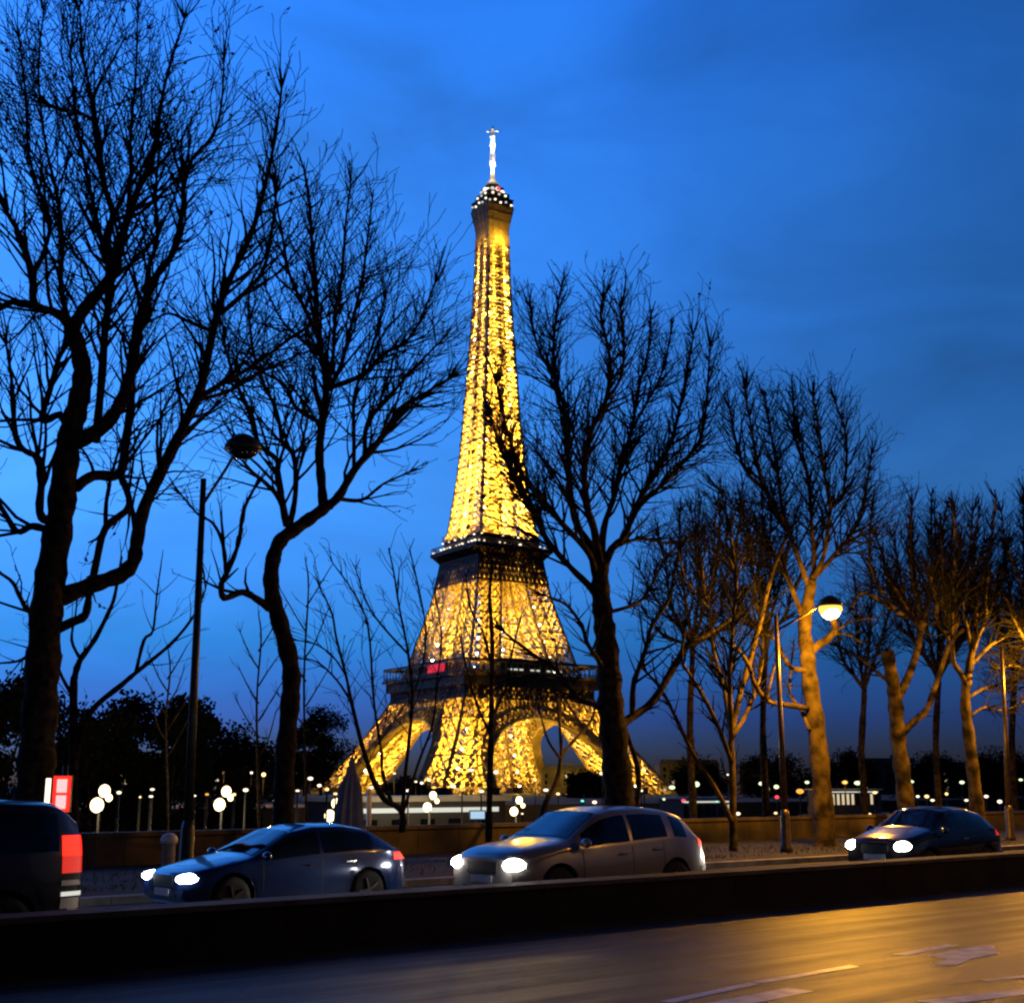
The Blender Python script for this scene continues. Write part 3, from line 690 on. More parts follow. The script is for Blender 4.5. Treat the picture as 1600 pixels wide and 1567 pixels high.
C.limb([(985,1290),(997,1240),(994,1190),(976,1140)], 10, 8, 0, twigs=0)
C.grow(length=2.7, spacing=0.2, up=0.075, lev=3, dens=(0, .80, .72, .62), leaf=0.02, start=0.15, r0=0.042, minr=0.0080)
C.grow(length=2.2, spacing=0.1, up=0.09, lev=2, dens=(0, .85, .9), leaf=0.03, start=0.2, r0=0.028, minr=0.0072)
C.done('plane_tree', 'tall bare tree right of the tower with limbs fanning up', group=ROW, bark='bark_dark')

Dt = Tree(24.8, 4, (1287, 1326))
Dt.limb([(1291,1330),(1284,1230),(1276,1140),(1266,1070),(1261,1020),(1257,985),(1262,945),(1268,908)], 33, 17, 0, k=12, twigs=0)
Dt.limb([(1267,912),(1272,879),(1269,831),(1266,783),(1260,739),(1250,680)], 10, 3, 1.0)
Dt.limb([(1262,740),(1244,690),(1240,640),(1237,595)], 6, 3, 1.8, dn0=.8)
Dt.limb([(1269,905),(1288,866),(1298,796),(1317,771),(1323,690),(1306,630)], 9, 3, -1.2)
Dt.limb([(1270,905),(1307,863),(1336,825),(1352,770),(1362,708)], 9, 3, 0.6)
Dt.limb([(1264,918),(1244,863),(1224,815),(1196,767),(1180,703),(1164,610)], 10, 3, -1.6)
Dt.limb([(1258,975),(1240,927),(1221,882),(1193,844),(1170,815),(1122,764)], 10, 3, 1.4)
Dt.limb([(1224,815),(1215,740),(1205,680),(1195,620)], 7, 3, 2.2, dn0=-.5)
Dt.limb([(1298,796),(1285,720),(1278,660),(1270,620)], 6, 3, -2.2, dn0=-.8)
Dt.limb([(1196,767),(1165,735),(1150,690),(1140,640)], 6, 3, -.5, dn0=-1)
Dt.limb([(1262,1022),(1278,1008),(1291,1000),(1304,986),(1302,968)], 15, 10, -0.5, twigs=.4)
Dt.limb([(1304,988),(1333,970),(1368,966)], 5, 2, -0.7, dn0=-.5, twigs=.5)
Dt.limb([(1304,990),(1325,992),(1346,1004)], 5, 2, -0.2, dn0=-.5, twigs=.4)
Dt.limb([(1262,1106),(1223,1100),(1198,1094),(1178,1066),(1170,1040),(1153,1015),(1132,1001)], 9, 5, -0.6, twigs=.25)
Dt.limb([(1198,1094),(1204,1065),(1212,1035)], 5, 3, -0.5, dn0=-.4, twigs=.2)
Dt.limb([(1258,1047),(1237,1043),(1220,1018),(1212,1000),(1185,985)], 9, 4, 0.8, twigs=.3)
Dt.limb([(1265,1140),(1252,1110),(1235,1085),(1235,1050),(1240,1010)], 7, 3, 1.2, twigs=.3)
Dt.grow(length=2.6, spacing=0.19, up=0.075, lev=3, dens=(0, .80, .72, .62), leaf=0.02, start=0.15, r0=0.042, minr=0.0080)
Dt.grow(length=2.1, spacing=0.095, up=0.09, lev=2, dens=(0, .85, .9), leaf=0.03, start=0.2, r0=0.028, minr=0.0072)
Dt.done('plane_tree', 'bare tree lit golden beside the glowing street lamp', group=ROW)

def fan_limbs(T, x0, y0, tips, w0, w1, spread, seed):
    r = random.Random(seed)
    for (x, y) in tips:
        mx = x0 + (x - x0) * 0.55 + r.uniform(-8, 8); my = y0 + (y - y0) * 0.4 + r.uniform(-8, 8)
        T.limb([(x0 + r.uniform(-2, 2), y0), ((x0*.6+mx*.4), (y0*.55+my*.45)), (mx, my), ((mx + x)/2 + r.uniform(-6, 6), (my + y)/2), (x, y)], w0, w1, r.uniform(-spread, spread))
E = Tree(28.2, 5, (1416, 1290))
E.limb([(1418,1300),(1413,1230),(1405,1170),(1400,1110),(1397,1075)], 26, 22, 0, k=10, twigs=0)
E.limb([(1398,1085),(1392,1050),(1386,1018)], 20, 22, -.4, twigs=.15)
E.limb([(1402,1090),(1418,1060),(1432,1020),(1440,980)], 15, 10, .6, twigs=.3)
E.limb([(1410,1145),(1430,1125),(1447,1110),(1462,1070),(1485,1000)], 12, 8, -.8, twigs=.4)
fan_limbs(E, 1440, 985, [(1395,840),(1425,790),(1455,775),(1480,790),(1385,900),(1370,840)], 9, 3, 2.5, 3)
fan_limbs(E, 1485, 1000, [(1500,850),(1520,800),(1540,850),(1560,900)], 8, 3, 2.5, 4)
E.limb([(1445,975),(1400,955),(1350,925),(1330,950)], 8, 3, -1, twigs=.7)
E.limb([(1400,955),(1370,910),(1358,870),(1362,800)], 6, 3, -1.5, dn0=-.5)
E.limb([(1395,1070),(1370,1050),(1340,1025),(1310,1010)], 7, 3, 1, twigs=.7)
E.grow(length=2.2, spacing=0.2, up=0.075, lev=3, dens=(0, .80, .72, .62), leaf=0, start=0.15, r0=0.042, minr=0.0080)
E.grow(length=2.1, spacing=0.095, up=0.09, lev=2, dens=(0, .85, .9), leaf=0, start=0.2, r0=0.028, minr=0.0072)
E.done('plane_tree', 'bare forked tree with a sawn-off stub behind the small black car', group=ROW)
F = Tree(24.8, 6, (1527, 1290))
F.limb([(1530,1290),(1522,1220),(1514,1150),(1508,1095),(1514,1045),(1518,1020)], 22, 11, 0, k=10, twigs=0)
F.limb([(1512,1075),(1500,1050),(1490,1035),(1487,1000)], 10, 7, -.5, twigs=.3)
fan_limbs(F, 1518, 1022, [(1500,860),(1530,800),(1556,780),(1575,850),(1545,900)], 8, 3, 2.2, 7)
fan_limbs(F, 1487, 1005, [(1455,900),(1470,830),(1490,800)], 7, 3, 2.0, 8)
F.limb([(1516,1040),(1545,1010),(1585,985),(1630,960)], 8, 3, -1)
F.limb([(1512,1090),(1540,1075),(1580,1065),(1620,1040)], 6, 3, 1)
F.limb([(1514,1120),(1540,1105),(1570,1110),(1600,1095)], 5, 2, -1)
F.grow(length=2.1, spacing=0.2, up=0.075, lev=3, dens=(0, .80, .72, .62), leaf=0, start=0.15, r0=0.042, minr=0.0080)
F.grow(length=2.0, spacing=0.095, up=0.09, lev=2, dens=(0, .85, .9), leaf=0, start=0.2, r0=0.028, minr=0.0072)
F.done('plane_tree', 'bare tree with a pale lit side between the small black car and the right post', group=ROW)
G = Tree(25.0, 8, (1668, 1300))
G.limb([(1672,1300),(1665,1200),(1660,1100),(1655,1040)], 30, 22, 0, k=10, twigs=0)
fan_limbs(G, 1655, 1045, [(1575,860),(1600,790),(1630,750),(1680,740),(1720,800),(1580,960),(1560,920)], 10, 3, 2.2, 9)
G.limb([(1658,1080),(1620,1060),(1590,1040),(1560,1045)], 7, 3, -1)
G.grow(length=2.3, spacing=0.2, up=0.075, lev=3, dens=(0, .80, .72, .62), leaf=0, start=0.15, r0=0.042, minr=0.0080)
G.grow(length=2.2, spacing=0.1, up=0.09, lev=2, dens=(0, .85, .9), leaf=0, start=0.2, r0=0.028, minr=0.0072)
G.done('plane_tree', 'bare tree reaching in from the right edge beyond the right post', group=ROW)
for k, (px, n, yb, y0, tips, lb) in enumerate((
    (1082, 31.0, 1260, 1010, [(1000,890),(1030,840),(1062,800),(1095,780),(1125,800),(1150,860),(1010,960),(1160,930)], 'bare tree with a dark dense crown behind the slim spreading tree'),
    (1196, 30.5, 1262, 1000, [(1130,860),(1160,800),(1190,760),(1215,740),(1245,800),(1140,930),(1250,900)], 'bare tree with a dense crown behind the glowing lamp post'),
    (1350, 33.0, 1262, 1080, [(1305,960),(1335,900),(1360,880),(1392,930)], 'small far bare tree between the golden trunk and forked tree'),
    (1466, 31.0, 1262, 1060, [(1400,900),(1425,830),(1460,790),(1490,800),(1520,860),(1410,980),(1530,960)], 'bare tree with a dense dark crown behind the small black car'),
    (1585, 31.0, 1262, 1050, [(1540,880),(1565,800),(1600,770),(1640,800),(1550,960)], 'bare tree with a dense dark crown behind the right edge post'))):
    T = Tree(n, 60 + k, (px, yb)); T.base[2] = -4.0 if n > 31 else .05
    T.limb([(px + 3, yb + 55), (px, yb - 20), (px - 4, (yb + y0) / 2), (px, y0 + 15), (px, y0)], 13, 8, 0, twigs=.2)
    fan_limbs(T, px, y0, tips, 7, 2.5, 2.0, 70 + k)
    T.grow(length=2.3, spacing=0.2, up=0.075, lev=3, dens=(0, .8, .72, .62), start=0.15, r0=0.036, minr=0.0080)
    T.grow(length=2.1, spacing=0.09, up=0.08, lev=2, dens=(0, .85, .9), start=0.15, r0=0.024, minr=0.0072)
    T.done('bare_tree', lb, bark='bark_dark')
# slim and many-stemmed trees nearer the parapet
S = Tree(24.6, 9, (1145, 1331))
S.limb([(1146,1333),(1145,1270),(1144,1200),(1143,1150),(1155,1090),(1175,1020),(1190,965),(1205,900),(1232,830)], 13, 6, 0.4, twigs=.5)
S.limb([(1144,1285),(1120,1235),(1090,1190),(1060,1130),(1035,1080),(1010,1050)], 9, 4, 1.0, twigs=.5)
S.limb([(1143,1190),(1122,1135),(1100,1090),(1082,1060),(1065,1030),(1070,985)], 8, 4, -1.0, twigs=.6)
S.limb([(1143,1155),(1132,1080),(1116,1020),(1105,950),(1096,880)], 9, 4, 1.4)
S.limb([(1143,1155),(1140,1060),(1145,980),(1150,900),(1140,830)], 9, 4, -1.6)
S.limb([(1145,1150),(1168,1110),(1186,1060),(1192,1000),(1180,930),(1175,850)], 8, 4, 1.5)
fan_limbs(S, 1105, 950, [(1060,860),(1080,800),(1120,790)], 5, 2, 1.5, 12)
fan_limbs(S, 1150, 900, [(1130,780),(1160,760),(1190,790),(1100,840)], 5, 2, 1.5, 13)
S.grow(length=2.4, spacing=0.24, up=0.075, lev=3, dens=(0, .80, .72, .62), leaf=0, start=0.15, r0=0.042, minr=0.0080)
S.grow(length=2.1, spacing=0.12, up=0.09, lev=2, dens=(0, .85, .9), leaf=0, start=0.2, r0=0.028, minr=0.0072)
S.done('slim_tree', 'slim bare tree with several spreading stems left of the right lamp post')
M = Tree(27.6, 10, (626, 1290))
M.limb([(628,1300),(627,1266),(601,1249),(584,1220),(572,1186),(561,1146),(549,1097),(541,1057),(526,999),(518,956),(500,920)], 11, 2, -.5, twigs=.9)
M.limb([(549,1097),(526,1062),(495,1034),(463,1028)], 4, 2, -1.2, dn0=-.3, twigs=.9)
M.limb([(541,1057),(520,1025),(490,1005),(460,1000)], 3, 2, .8, dn0=-.3, twigs=.9)
M.limb([(612,1255),(598,1209),(595,1169),(584,1094),(575,979),(552,925),(520,880)], 6, 2, .8, twigs=.9)
M.limb([(629,1270),(632,1220),(638,1166),(644,1094),(638,1022),(624,950),(615,893),(607,856)], 7, 2, -.8, twigs=.9)
M.limb([(638,1022),(601,982),(575,945),(556,890)], 4, 2, .4, dn0=-.4, twigs=.9)
M.limb([(630,1270),(653,1194),(676,1131),(682,1070),(690,1000),(680,930)], 5, 2, 1.2, twigs=.9)
M.limb([(640,1100),(660,1040),(665,980),(650,900),(640,860)], 4, 2, .5, twigs=.9)
M.grow(length=2.0, spacing=0.2, up=0.05, lev=2, dens=(0, .7, .8), start=0.25, r0=0.016, minr=0.0075)
M.done('many_stemmed_tree', 'low bare tree whose many stems fork at the parapet before the tower', bark='bark_dark')
T = Tree(26.0, 12, (764, 1308))
T.limb([(763,1315),(765,1240),(767,1160),(768,1080),(769,1000),(765,930),(770,880)], 11, 4, 0, twigs=.5)
T.limb([(767,1150),(745,1100),(730,1050),(720,1000)], 5, 2, .8, twigs=.5)
T.limb([(768,1120),(790,1075),(800,1020),(815,960)], 5, 2, -.8, twigs=.5)
T.limb([(768,1040),(755,990),(735,950),(728,900)], 4, 2, -.4, twigs=.5)
T.grow(length=1.6, spacing=0.5, up=0.07, lev=2, dens=(0, .5, .6), start=0.3, r0=0.014)
T.done('slim_tree', 'slim straight young tree in front of the middle of the tower', bark='bark_dark')
T = Tree(27.8, 13, (846, 1300))
T.limb([(842,1305),(848,1264),(869,1222),(877,1177),(875,1140),(872,1090)], 10, 4, 0, twigs=.4)
T.limb([(877,1180),(898,1155),(922,1128),(935,1090)], 6, 3, .6, twigs=.4)
T.limb([(876,1185),(858,1160),(848,1130),(840,1100)], 5, 2, -.6, twigs=.4)
T.grow(length=1.4, spacing=0.6, up=0.07, lev=1, dens=(0, .5, .6), start=0.3, r0=0.014)
T.done('slim_tree', 'small leaning lit tree between the tower arch and the crossover roof')
H = Tree(33.0, 14, (115, 1220)); H.base[2] = -4
H.limb([(116,1420),(115,1186),(115,1077),(117,1056),(126,1030),(148,999),(174,947),(182,917),(190,870)], 16, 4, 0, twigs=.7)
H.limb([(116,1190),(139,1116),(191,1069),(217,1047),(269,1004),(304,960),(321,921)], 12, 3, -1.0, twigs=.8)
H.limb([(212,1052),(225,1000),(239,985),(245,930),(252,880)], 7, 2, .5, dn0=-.5, twigs=.8)
H.limb([(115,1090),(98,1060),(85,1030),(60,1000)], 7, 3, .8, twigs=.7)
H.limb([(126,1030),(112,1000),(118,960),(122,920)], 6, 2, 1.2, twigs=.7)
H.grow(length=2.6, spacing=0.32, up=0.05, lev=2, dens=(0, .6, .7), start=0.3, r0=0.02)
H.done('spreading_tree', 'smaller bare tree spreading low behind the largest trunk', bark='bark_dark')
for k, (px, n, yb, yt, sd, lb) in enumerate(((404, 40, 1240, 960, 21, 'thin wispy bare sapling left of the S-bent trunk'), (478, 38, 1240, 880, 22, 'thin wispy bare sapling right of the S-bent trunk'), (262, 46, 1240, 1010, 23, 'thin wispy bare sapling beside the unlit lamp post'))):
    T = Tree(n, sd, (px, yb)); T.base[2] = -4
    T.limb([(px + 1, yb + 150), (px, yb), (px - 3, (yb + yt) / 2), (px + 4, yt + 40), (px, yt)], 5, 2, 0, twigs=.8)
    r = random.Random(sd)
    for q in range(7):
        y = yb - 60 - (yb - yt - 90) * q / 7; s = (-1) ** q
        T.limb([(px, y), (px + s * 14, y - 22), (px + s * r.uniform(24, 42), y - r.uniform(50, 75))], 3, 1.5, r.uniform(-1, 1), twigs=.6)
    T.grow(length=2.0, spacing=0.45, up=0.06, lev=2, dens=(0, .5, .6), start=0.3, r0=0.014)
    T.done('sapling', lb, 'tree', bark='bark_dark')

# dark leafy trees beyond the parapet and on the far bank
def leafy(name, c, w, h, zg, label, seed, nleaf=2600, lf=0.35, group=None):
    r = random.Random(seed); root = empty(name, (c[0], c[1], zg), 0, label, 'tree', group)
    top = c[2] - zg; b = MB()
    b.tube([(0, 0, 0), (r.uniform(-.2, .2), 0, top * .35), (0.1, 0, top * .7)], [w * .035, w * .028, w * .012], 8)
    for q in range(6):
        a = q * 1.05 + r.random(); b.tube([(0, 0, top * (.3 + .05 * q)), (w*.2*math.cos(a), w*.2*math.sin(a), top * (.48 + .05 * q)), (w*.36*math.cos(a), w*.36*math.sin(a), top * (.55 + .06 * q))], [w*.014, w*.009, w*.004], 5)
    b.build('trunk', 'bark_dark', root, True)
    b = MB(); cl = []
    for q in range(26):
        t = r.random(); zz = top - h + h * t; rad = w * .5 * math.sqrt(max(.05, 1 - (2 * t - .9) ** 2 * .8)) * r.uniform(.3, 1.0); a = r.uniform(0, 6.283)
        cl.append((rad * math.cos(a), rad * math.sin(a), zz, w * r.uniform(.09, .2)))
    for q in range(nleaf):
        x, y, z, s = r.choice(cl); v = np.array([r.gauss(0, 1), r.gauss(0, 1), r.gauss(0, .8)]) * s * .62; v = np.clip(v, -s, s); p = np.array([x, y, z]) + v
        a = np.array([r.gauss(0, 1), r.gauss(0, 1), r.gauss(0, 1)]); a /= np.linalg.norm(a); e = np.cross(a, [.2, .9, .4]); e /= np.linalg.norm(e); l = lf * r.uniform(.5, 1.3)
        b.add([p - a*l, p + e*l*.6, p + a*l, p - e*l*.6], [(0, 1, 2, 3)])
    b.build('crown', 'leaf_dark', root)
    return root
for k, (px, pyt, Y, w, h, lb) in enumerate((
    (20, 1072, 58, 6.0, 7.5, 'dark leafy tree mass behind the largest trunk at the left edge'), (150, 1118, 62, 6.5, 7, 'dark leafy tree behind the red signal'),
    (212, 1092, 66, 5.5, 7.5, 'tallest dark leafy tree left of the unlit lamp post'), (275, 1105, 64, 4.8, 7, 'dark leafy tree directly beside the unlit lamp post'),
    (345, 1150, 90, 8, 7, 'dim leafy tree between the lamp post and S-bent trunk'))):
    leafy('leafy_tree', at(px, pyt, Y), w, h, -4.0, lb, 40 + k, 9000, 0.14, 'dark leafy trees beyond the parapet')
for k, (px, pyt, Y, w, h, lb) in enumerate((
    (505, 1112, 330, 15, 17, 'round dark tree standing at the left foot of the tower'), (478, 1150, 320, 12, 12, 'low dark tree at the outer side of the round dark tree'), (395, 1178, 300, 22, 11, 'low dark far tree left of the S-bent trunk'),
    (320, 1172, 300, 22, 11, 'low dark far tree right of the lamp post'), (640, 1222, 380, 16, 6, 'low dark tree under the left arch of the tower'),
    (915, 1213, 400, 16, 7, 'low dark tree under the right arch of the tower'), (1210, 1186, 400, 22, 12, 'dark far tree behind the right lamp post'), (1315, 1180, 380, 18, 12, 'dark far tree right of the golden lit trunk'), (1470, 1192, 380, 26, 10, 'dark far tree between the forked and pale-sided trees'), (1560, 1185, 380, 24, 12, 'dark far tree behind the right edge post'), (1095, 1196, 420, 20, 10, 'dark far tree left of the slim many-stemmed tree'))):
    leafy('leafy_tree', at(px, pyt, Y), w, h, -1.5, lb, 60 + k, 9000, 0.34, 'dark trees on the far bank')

# ------------------------------------------------------------------ street lamps with a leaning arm
def arm_lamp(base, top, head, lit, label, group, metal='post_metal', r=0.085):
    root = empty('street_lamp', (base[0], base[1], 0.11), 0, label, 'street lamp', group); o = np.array([base[0], base[1], 0.11])
    t = np.asarray(top) - o; h = np.asarray(head) - o
    b = MB(); b.lathe([(r*2.1, 0), (r*2.1, .12), (r*1.7, .2), (r*1.55, 1.0), (r*1.2, 1.15)], k=14)
    b.tube([(0, 0, 1.1), t * .5, t], [r*1.15, r*.95, r*.72], 12); b.build('post', metal, root, True)
    b = MB(); j = t * .93
    b.tube([j, j * .4 + h * .6 + np.array([0, 0, .05]), h + np.array([0, 0, .16])], [r*.42, r*.36, r*.34], 8); b.build('arm', metal, root, True)
    b = MB(); b.lathe([(.06, .24), (.16, .2), (.30, .10), (.36, -.02), (.36, -.07), (.30, -.08)], c=h, k=16); b.build('lamp_shade', metal, root, True)
    b = MB(); b.lathe([(.33, -.085), (.34, -.18), (.28, -.30), (.15, -.38), (.05, -.40)], c=h, k=18) if lit else b.lathe([(.29, -.085), (.27, -.16), (.16, -.24), (.05, -.27)], c=h, k=16)
    ln_ = b.build('lamp_lens', 'sodium' if lit else 'car_glass', root, True)
    if lit:
        b = MB(); b.ball(h + np.array([0, 0, -.25]), .24, 12, sx=1.15, sy=1.52, sz=.85); b.build('bulb', 'bulb_hot', ln_, True)
    if lit: lamp('lamp_light', h + np.array([0, 0, -.56]), lit, (1.0, 0.43, 0.018), .10, root)
    return root
LG = 'tall street lamps with a leaning arm along the far pavement'
b0 = atn(291, 1345, 23.3); arm_lamp(b0, atn(318, 748, 23.3), atn(380, 697, 21.6), 0, 'tall dark street lamp, unlit, left of the S-bent tree', LG)
b0 = atn(1229, 1331, 23.3); arm_lamp(b0, atn(1212, 960, 23.3), atn(1297, 943, 22.3), 3000, 'tall street lamp glowing orange beside the golden tree', LG, 'post_brown')
b0 = atn(1580, 1315, 23.3); arm_lamp(b0, atn(1564, 1010, 23.3), atn(1640, 990, 22.3), 3200, 'street lamp post at the right edge, its head out of frame', LG, 'post_brown')

arm_lamp(un(25, 1.2), un(25, 1.2, 7.6), un(25, 3.2, 8.2), 1000, 'street lamp on the near pavement outside the frame', LG, 'post_brown')

# ------------------------------------------------------------------ small near things
b0 = atn(93, 1290, 23.0); sg = empty('traffic_signal', (b0[0], b0[1], 0.11), R(14), 'red signal with two stacked lit squares and a white strip', 'traffic light')
zc = atn(93, 1240, 23.0)[2] - .11
b = MB(); b.tube([(0.02, .1, 0), (0.02, .1, zc + .5)], [.06, .05], 10); b.build('post', 'post_metal', sg, True)
b = MB(); b.box(-.16, .16, -.09, .1, zc - .32, zc + .32); b.build('signal_box', 'black_plastic', sg)
b = MB(); b.box(-.15, .15, -.10, -.0905, zc - .31, zc + .31); b.build('signal_halo', 'tail_glow', sg)  # red halo around the lenses, built as a glowing sheet
for dz in (.14, -.14):
    b = MB(); b.box(-.085, .085, -.125, -.101, zc + dz - .115, zc + dz + .115); b.build('signal_lens', 'signal_red', sg)
b = MB(); b.box(-.28, -.20, -.06, .02, zc - .27, zc + .27); b.build('light_strip', 'lamp_white', sg)
b0 = atn(262, 1355, 21.9); bo = empty('bollard', (b0[0], b0[1], 0.11), 0, 'short pinkish stone bollard with rounded cap near the blue car nose', 'bollard')
b = MB(); b.lathe([(.15, 0), (.15, .06), (.12, .1), (.115, .78), (.14, .8)], k=16); b.build('shaft', 'bollard_stone', bo, True)
b = MB(); b.lathe([(.15, .802), (.155, .86), (.12, .94), (.05, .98)], k=16); b.build('cap', 'plate_white', bo, True)
b0 = atn(541, 1300, 27.0); pa = empty('closed_parasol', (b0[0], b0[1], 0.11), 0, 'closed pale parasol standing upright right of the S-bent tree', 'parasol')
zt = atn(547, 1186, 27.0)[2] - .11
b = MB(); b.tube([(.12, 0, 0), (.1, 0, zt + .1)], [.03, .025], 8); b.build('pole', 'wood', pa, True)
b = MB(); k = 22; vs = []; fs = []
for i, (r_, z_) in enumerate(((.30, .25), (.34, .5), (.30, 1.1), (.22, 1.8), (.12, zt * .85), (.03, zt))):
    for j in range(k):
        a = 2 * math.pi * j / k; rr_ = r_ * (1 + .22 * (1 if j % 2 else -1)); vs.append((rr_ * math.cos(a) + .02 + .08 * z_ / zt, rr_ * math.sin(a) * .7, z_))
for i in range(5):
    for j in range(k): fs.append((i*k+j, i*k+(j+1) % k, (i+1)*k+(j+1) % k, (i+1)*k+j))
b.add(vs, fs); b.build('cover', 'parasol_cloth', pa)

# ------------------------------------------------------------------ cars
def make_car(name, label, cat, pos_u, pos_n, P):
    Lc, Wc = P['L'], P['W']; hw = Wc / 2
    root = empty(name, un(pos_u, pos_n, 0), math.atan2(-U[1], -U[0]), label, cat, 'cars passing beyond the low wall')
    xs_t, zs_t = zip(*sorted(P['top'])); xs_b, zs_b = zip(*sorted(P['belt']))
    Xs = np.unique(np.concatenate([np.linspace(-Lc/2, Lc/2, 95), np.linspace(-Lc/2, -Lc/2 + .18, 8), np.linspace(Lc/2 - .22, Lc/2, 9)]))
    xf = np.linspace(-Lc/2, Lc/2, 400); zf = np.interp(xf, xs_t, zs_t); kk = np.hanning(25); kk /= kk.sum()
    zf2 = np.convolve(np.pad(zf, 12, mode='edge'), kk, 'valid')
    top = lambda x: float(np.interp(x, xf, zf2))
    wx = lambda x: hw * (1 - .16 * abs(2 * x / Lc) ** 7 - .04 * abs(2 * x / Lc) ** 2)
    R_w, zw = P['rw'], P['rw']; wheels = P['wheels']; Ra = R_w + .065
    def bot(x):
        z = .2 + .16 * max(0, (abs(2 * x / Lc) - .86) / .14) ** 2
        for xw in wheels:
            if abs(x - xw) < Ra: z = max(z, zw + math.sqrt(Ra**2 - (x - xw)**2))
        return z
    def belt(x): return min(float(np.interp(x, xs_b, zs_b)), top(x) - .07)
    def wtop(x):
        g = max(0, min(1, (top(x) - belt(x) - .07) / .35)); return wx(x) * (.90 - .19 * g)
    def side(x, s):              # s 0..1 from belt to roof edge
        zb, zt_ = belt(x), top(x) - .055; y = wx(x) * .965 + (wtop(x) - wx(x) * .965) * s
        return np.array([x, y + .03 * math.sin(math.pi * s), zb + (zt_ - zb) * s])
    def roof(x, f):              # f -1..1 across
        return np.array([x, wtop(x) * f, top(x) - .055 * abs(f) ** 3.5])
    body = MB(); G = []
    for x in Xs:
        half = [np.array([x, 0, bot(x)]), np.array([x, wx(x) * .9, bot(x)])]
        z0, z1 = bot(x), belt(x)
        for t in np.linspace(0, 1, 8):
            z = z0 + (z1 - z0) * t; a = (z - .2) / max(.3, z1 - .2)
            y = wx(x) * (.955 + .05 * math.sin(math.pi * max(0, min(1, a)) * .95)) - (.012 if .45 < a < .52 else 0)
            half.append(np.array([x, y, z]))
        half += [side(x, s) for s in np.linspace(0.03, .97, 7)] + [roof(x, f) for f in (.98, .9, .75, .5, .25, 0)]
        G.append(half + [h * np.array([1, -1, 1]) for h in half[-2:0:-1]])
    n = len(G[0]); vs = [p for g in G for p in g]; fs = []
    for i in range(len(G) - 1):
        for j in range(n): fs.append((i*n+j, (i+1)*n+j, (i+1)*n+(j+1) % n, i*n+(j+1) % n))
    fs.append(tuple(range(n))); fs.append(tuple((len(G)-1)*n + j for j in range(n-1, -1, -1)))
    body.add(vs, fs); bo_ = body.build('body', P['paint'], root, True)
    ed = bo_.modifiers.new('edge', 'EDGE_SPLIT'); ed.split_angle = R(40)
    u_ = MB(); u_.box(-Lc/2 + .25, Lc/2 - .25, -hw * .78, hw * .78, .19, .75); u_.build('underbody', 'black_plastic', root)
    def flank(x, z):
        zb, zt_ = belt(x), top(x) - .055
        if z > zb: return side(x, min(1, (z - zb) / (zt_ - zb)))
        a = (z - .2) / max(.3, zb - .2)
        return np.array([x, wx(x) * (.955 + .05 * math.sin(math.pi * max(0, min(1, a)) * .95)), z])
    def corner_patch(nm, x0, x1, z0, z1, m, sg_, slant=0.0):
        q = MB(); S_ = np.array([1, sg_, 1])
        q.grid([[(flank(x + slant * t, z0 + (z1 - z0) * t) + np.array([0, .009, 0])) * S_ for x in np.linspace(x0, x1, 8)] for t in np.linspace(0, 1, 5)])
        xe = min(x0, x1)
        F = [flank(xe, z0 + (z1 - z0) * t) for t in np.linspace(0, 1, 5)]
        q.grid([[np.array([xe - .016, sg_ * p[1] * k_, p[2]]) for k_ in (.7, .85, 1.008)] for p in F])
        q.grid([[np.array([xe + dx, sg_ * (p[1] + .009), p[2]]) for dx in (-.016, 0)] for p in F])
        return q.build(nm, m, root)
    def panel(nm, fn, m, sm=True):
        q = MB(); q.grid(fn); return q.build(nm, m, root, sm)
    for sg_ in (1, -1):
        S_ = np.array([1, sg_, 1]); off = np.array([0, .007 * sg_, .002])
        for xa, xb in P['side_windows']:
            panel('side_window', [[side(x, s) * S_ + off for x in np.linspace(xa, xb, 14)] for s in np.linspace(.10, .86, 5)], 'car_glass')
    off = np.array([0, 0, .008])
    panel('windscreen', [[roof(x, f) + off + np.array([.006, 0, 0]) for f in np.linspace(-.88, .88, 9)] for x in np.linspace(*P['screen'], 12)], 'car_glass')
    panel('rear_window', [[roof(x, f) + off - np.array([.006, 0, 0]) for f in np.linspace(-.8, .8, 9)] for x in np.linspace(*P['rear'], 10)], 'car_glass')
    xf_ = Lc / 2
    for sg_ in (1, -1):
        q = MB(); hx, hz = xf_ - .20, P['hz']; yy = wx(hx) * .80
        q.ball((hx + .04, sg_ * yy, hz), .125, 12, sx=2.0, sy=1.25, sz=P.get('hsz', .9)); q.build('headlight', P['head'], root, True)
        corner_patch('tail_light', -xf_ + .004, -xf_ + P['tl'], P['tz'] - P['th'], P['tz'] + P['th'], P['tail'], sg_)
        if P.get('rear_glint'): corner_patch('corner_glint', -xf_ + .004, -xf_ + .16, .36, .58, 'plate_white', sg_)  # pale patch painted in for light reflected at the rear corner
        q = MB(); mx = P['screen'][0] - .12 if P['screen'][0] > P['screen'][1] else P['screen'][1] - .25
        zz = belt(mx) + .10
        q.ball((mx, sg_ * (wx(mx) + .09), zz), .10, 10, sx=.8, sy=1.1, sz=.75); q.build('wing_mirror', P['paint'], root, True)
        for hx_ in P['handles']:
            q = MB(); z_ = belt(hx_) - .12; y_ = wx(hx_) * 1.0
            q.beam((hx_ - .1, sg_ * (y_ + .018), z_), (hx_ + .1, sg_ * (y_ + .018), z_), .03); q.build('door_handle', 'chrome', root)
        q = MB(); q.beam((wheels[1] + .45, sg_ * wx(0) * .985, .27), (wheels[0] - .45, sg_ * wx(0) * .985, .27), .07); q.build('sill_trim', 'black_plastic', root)
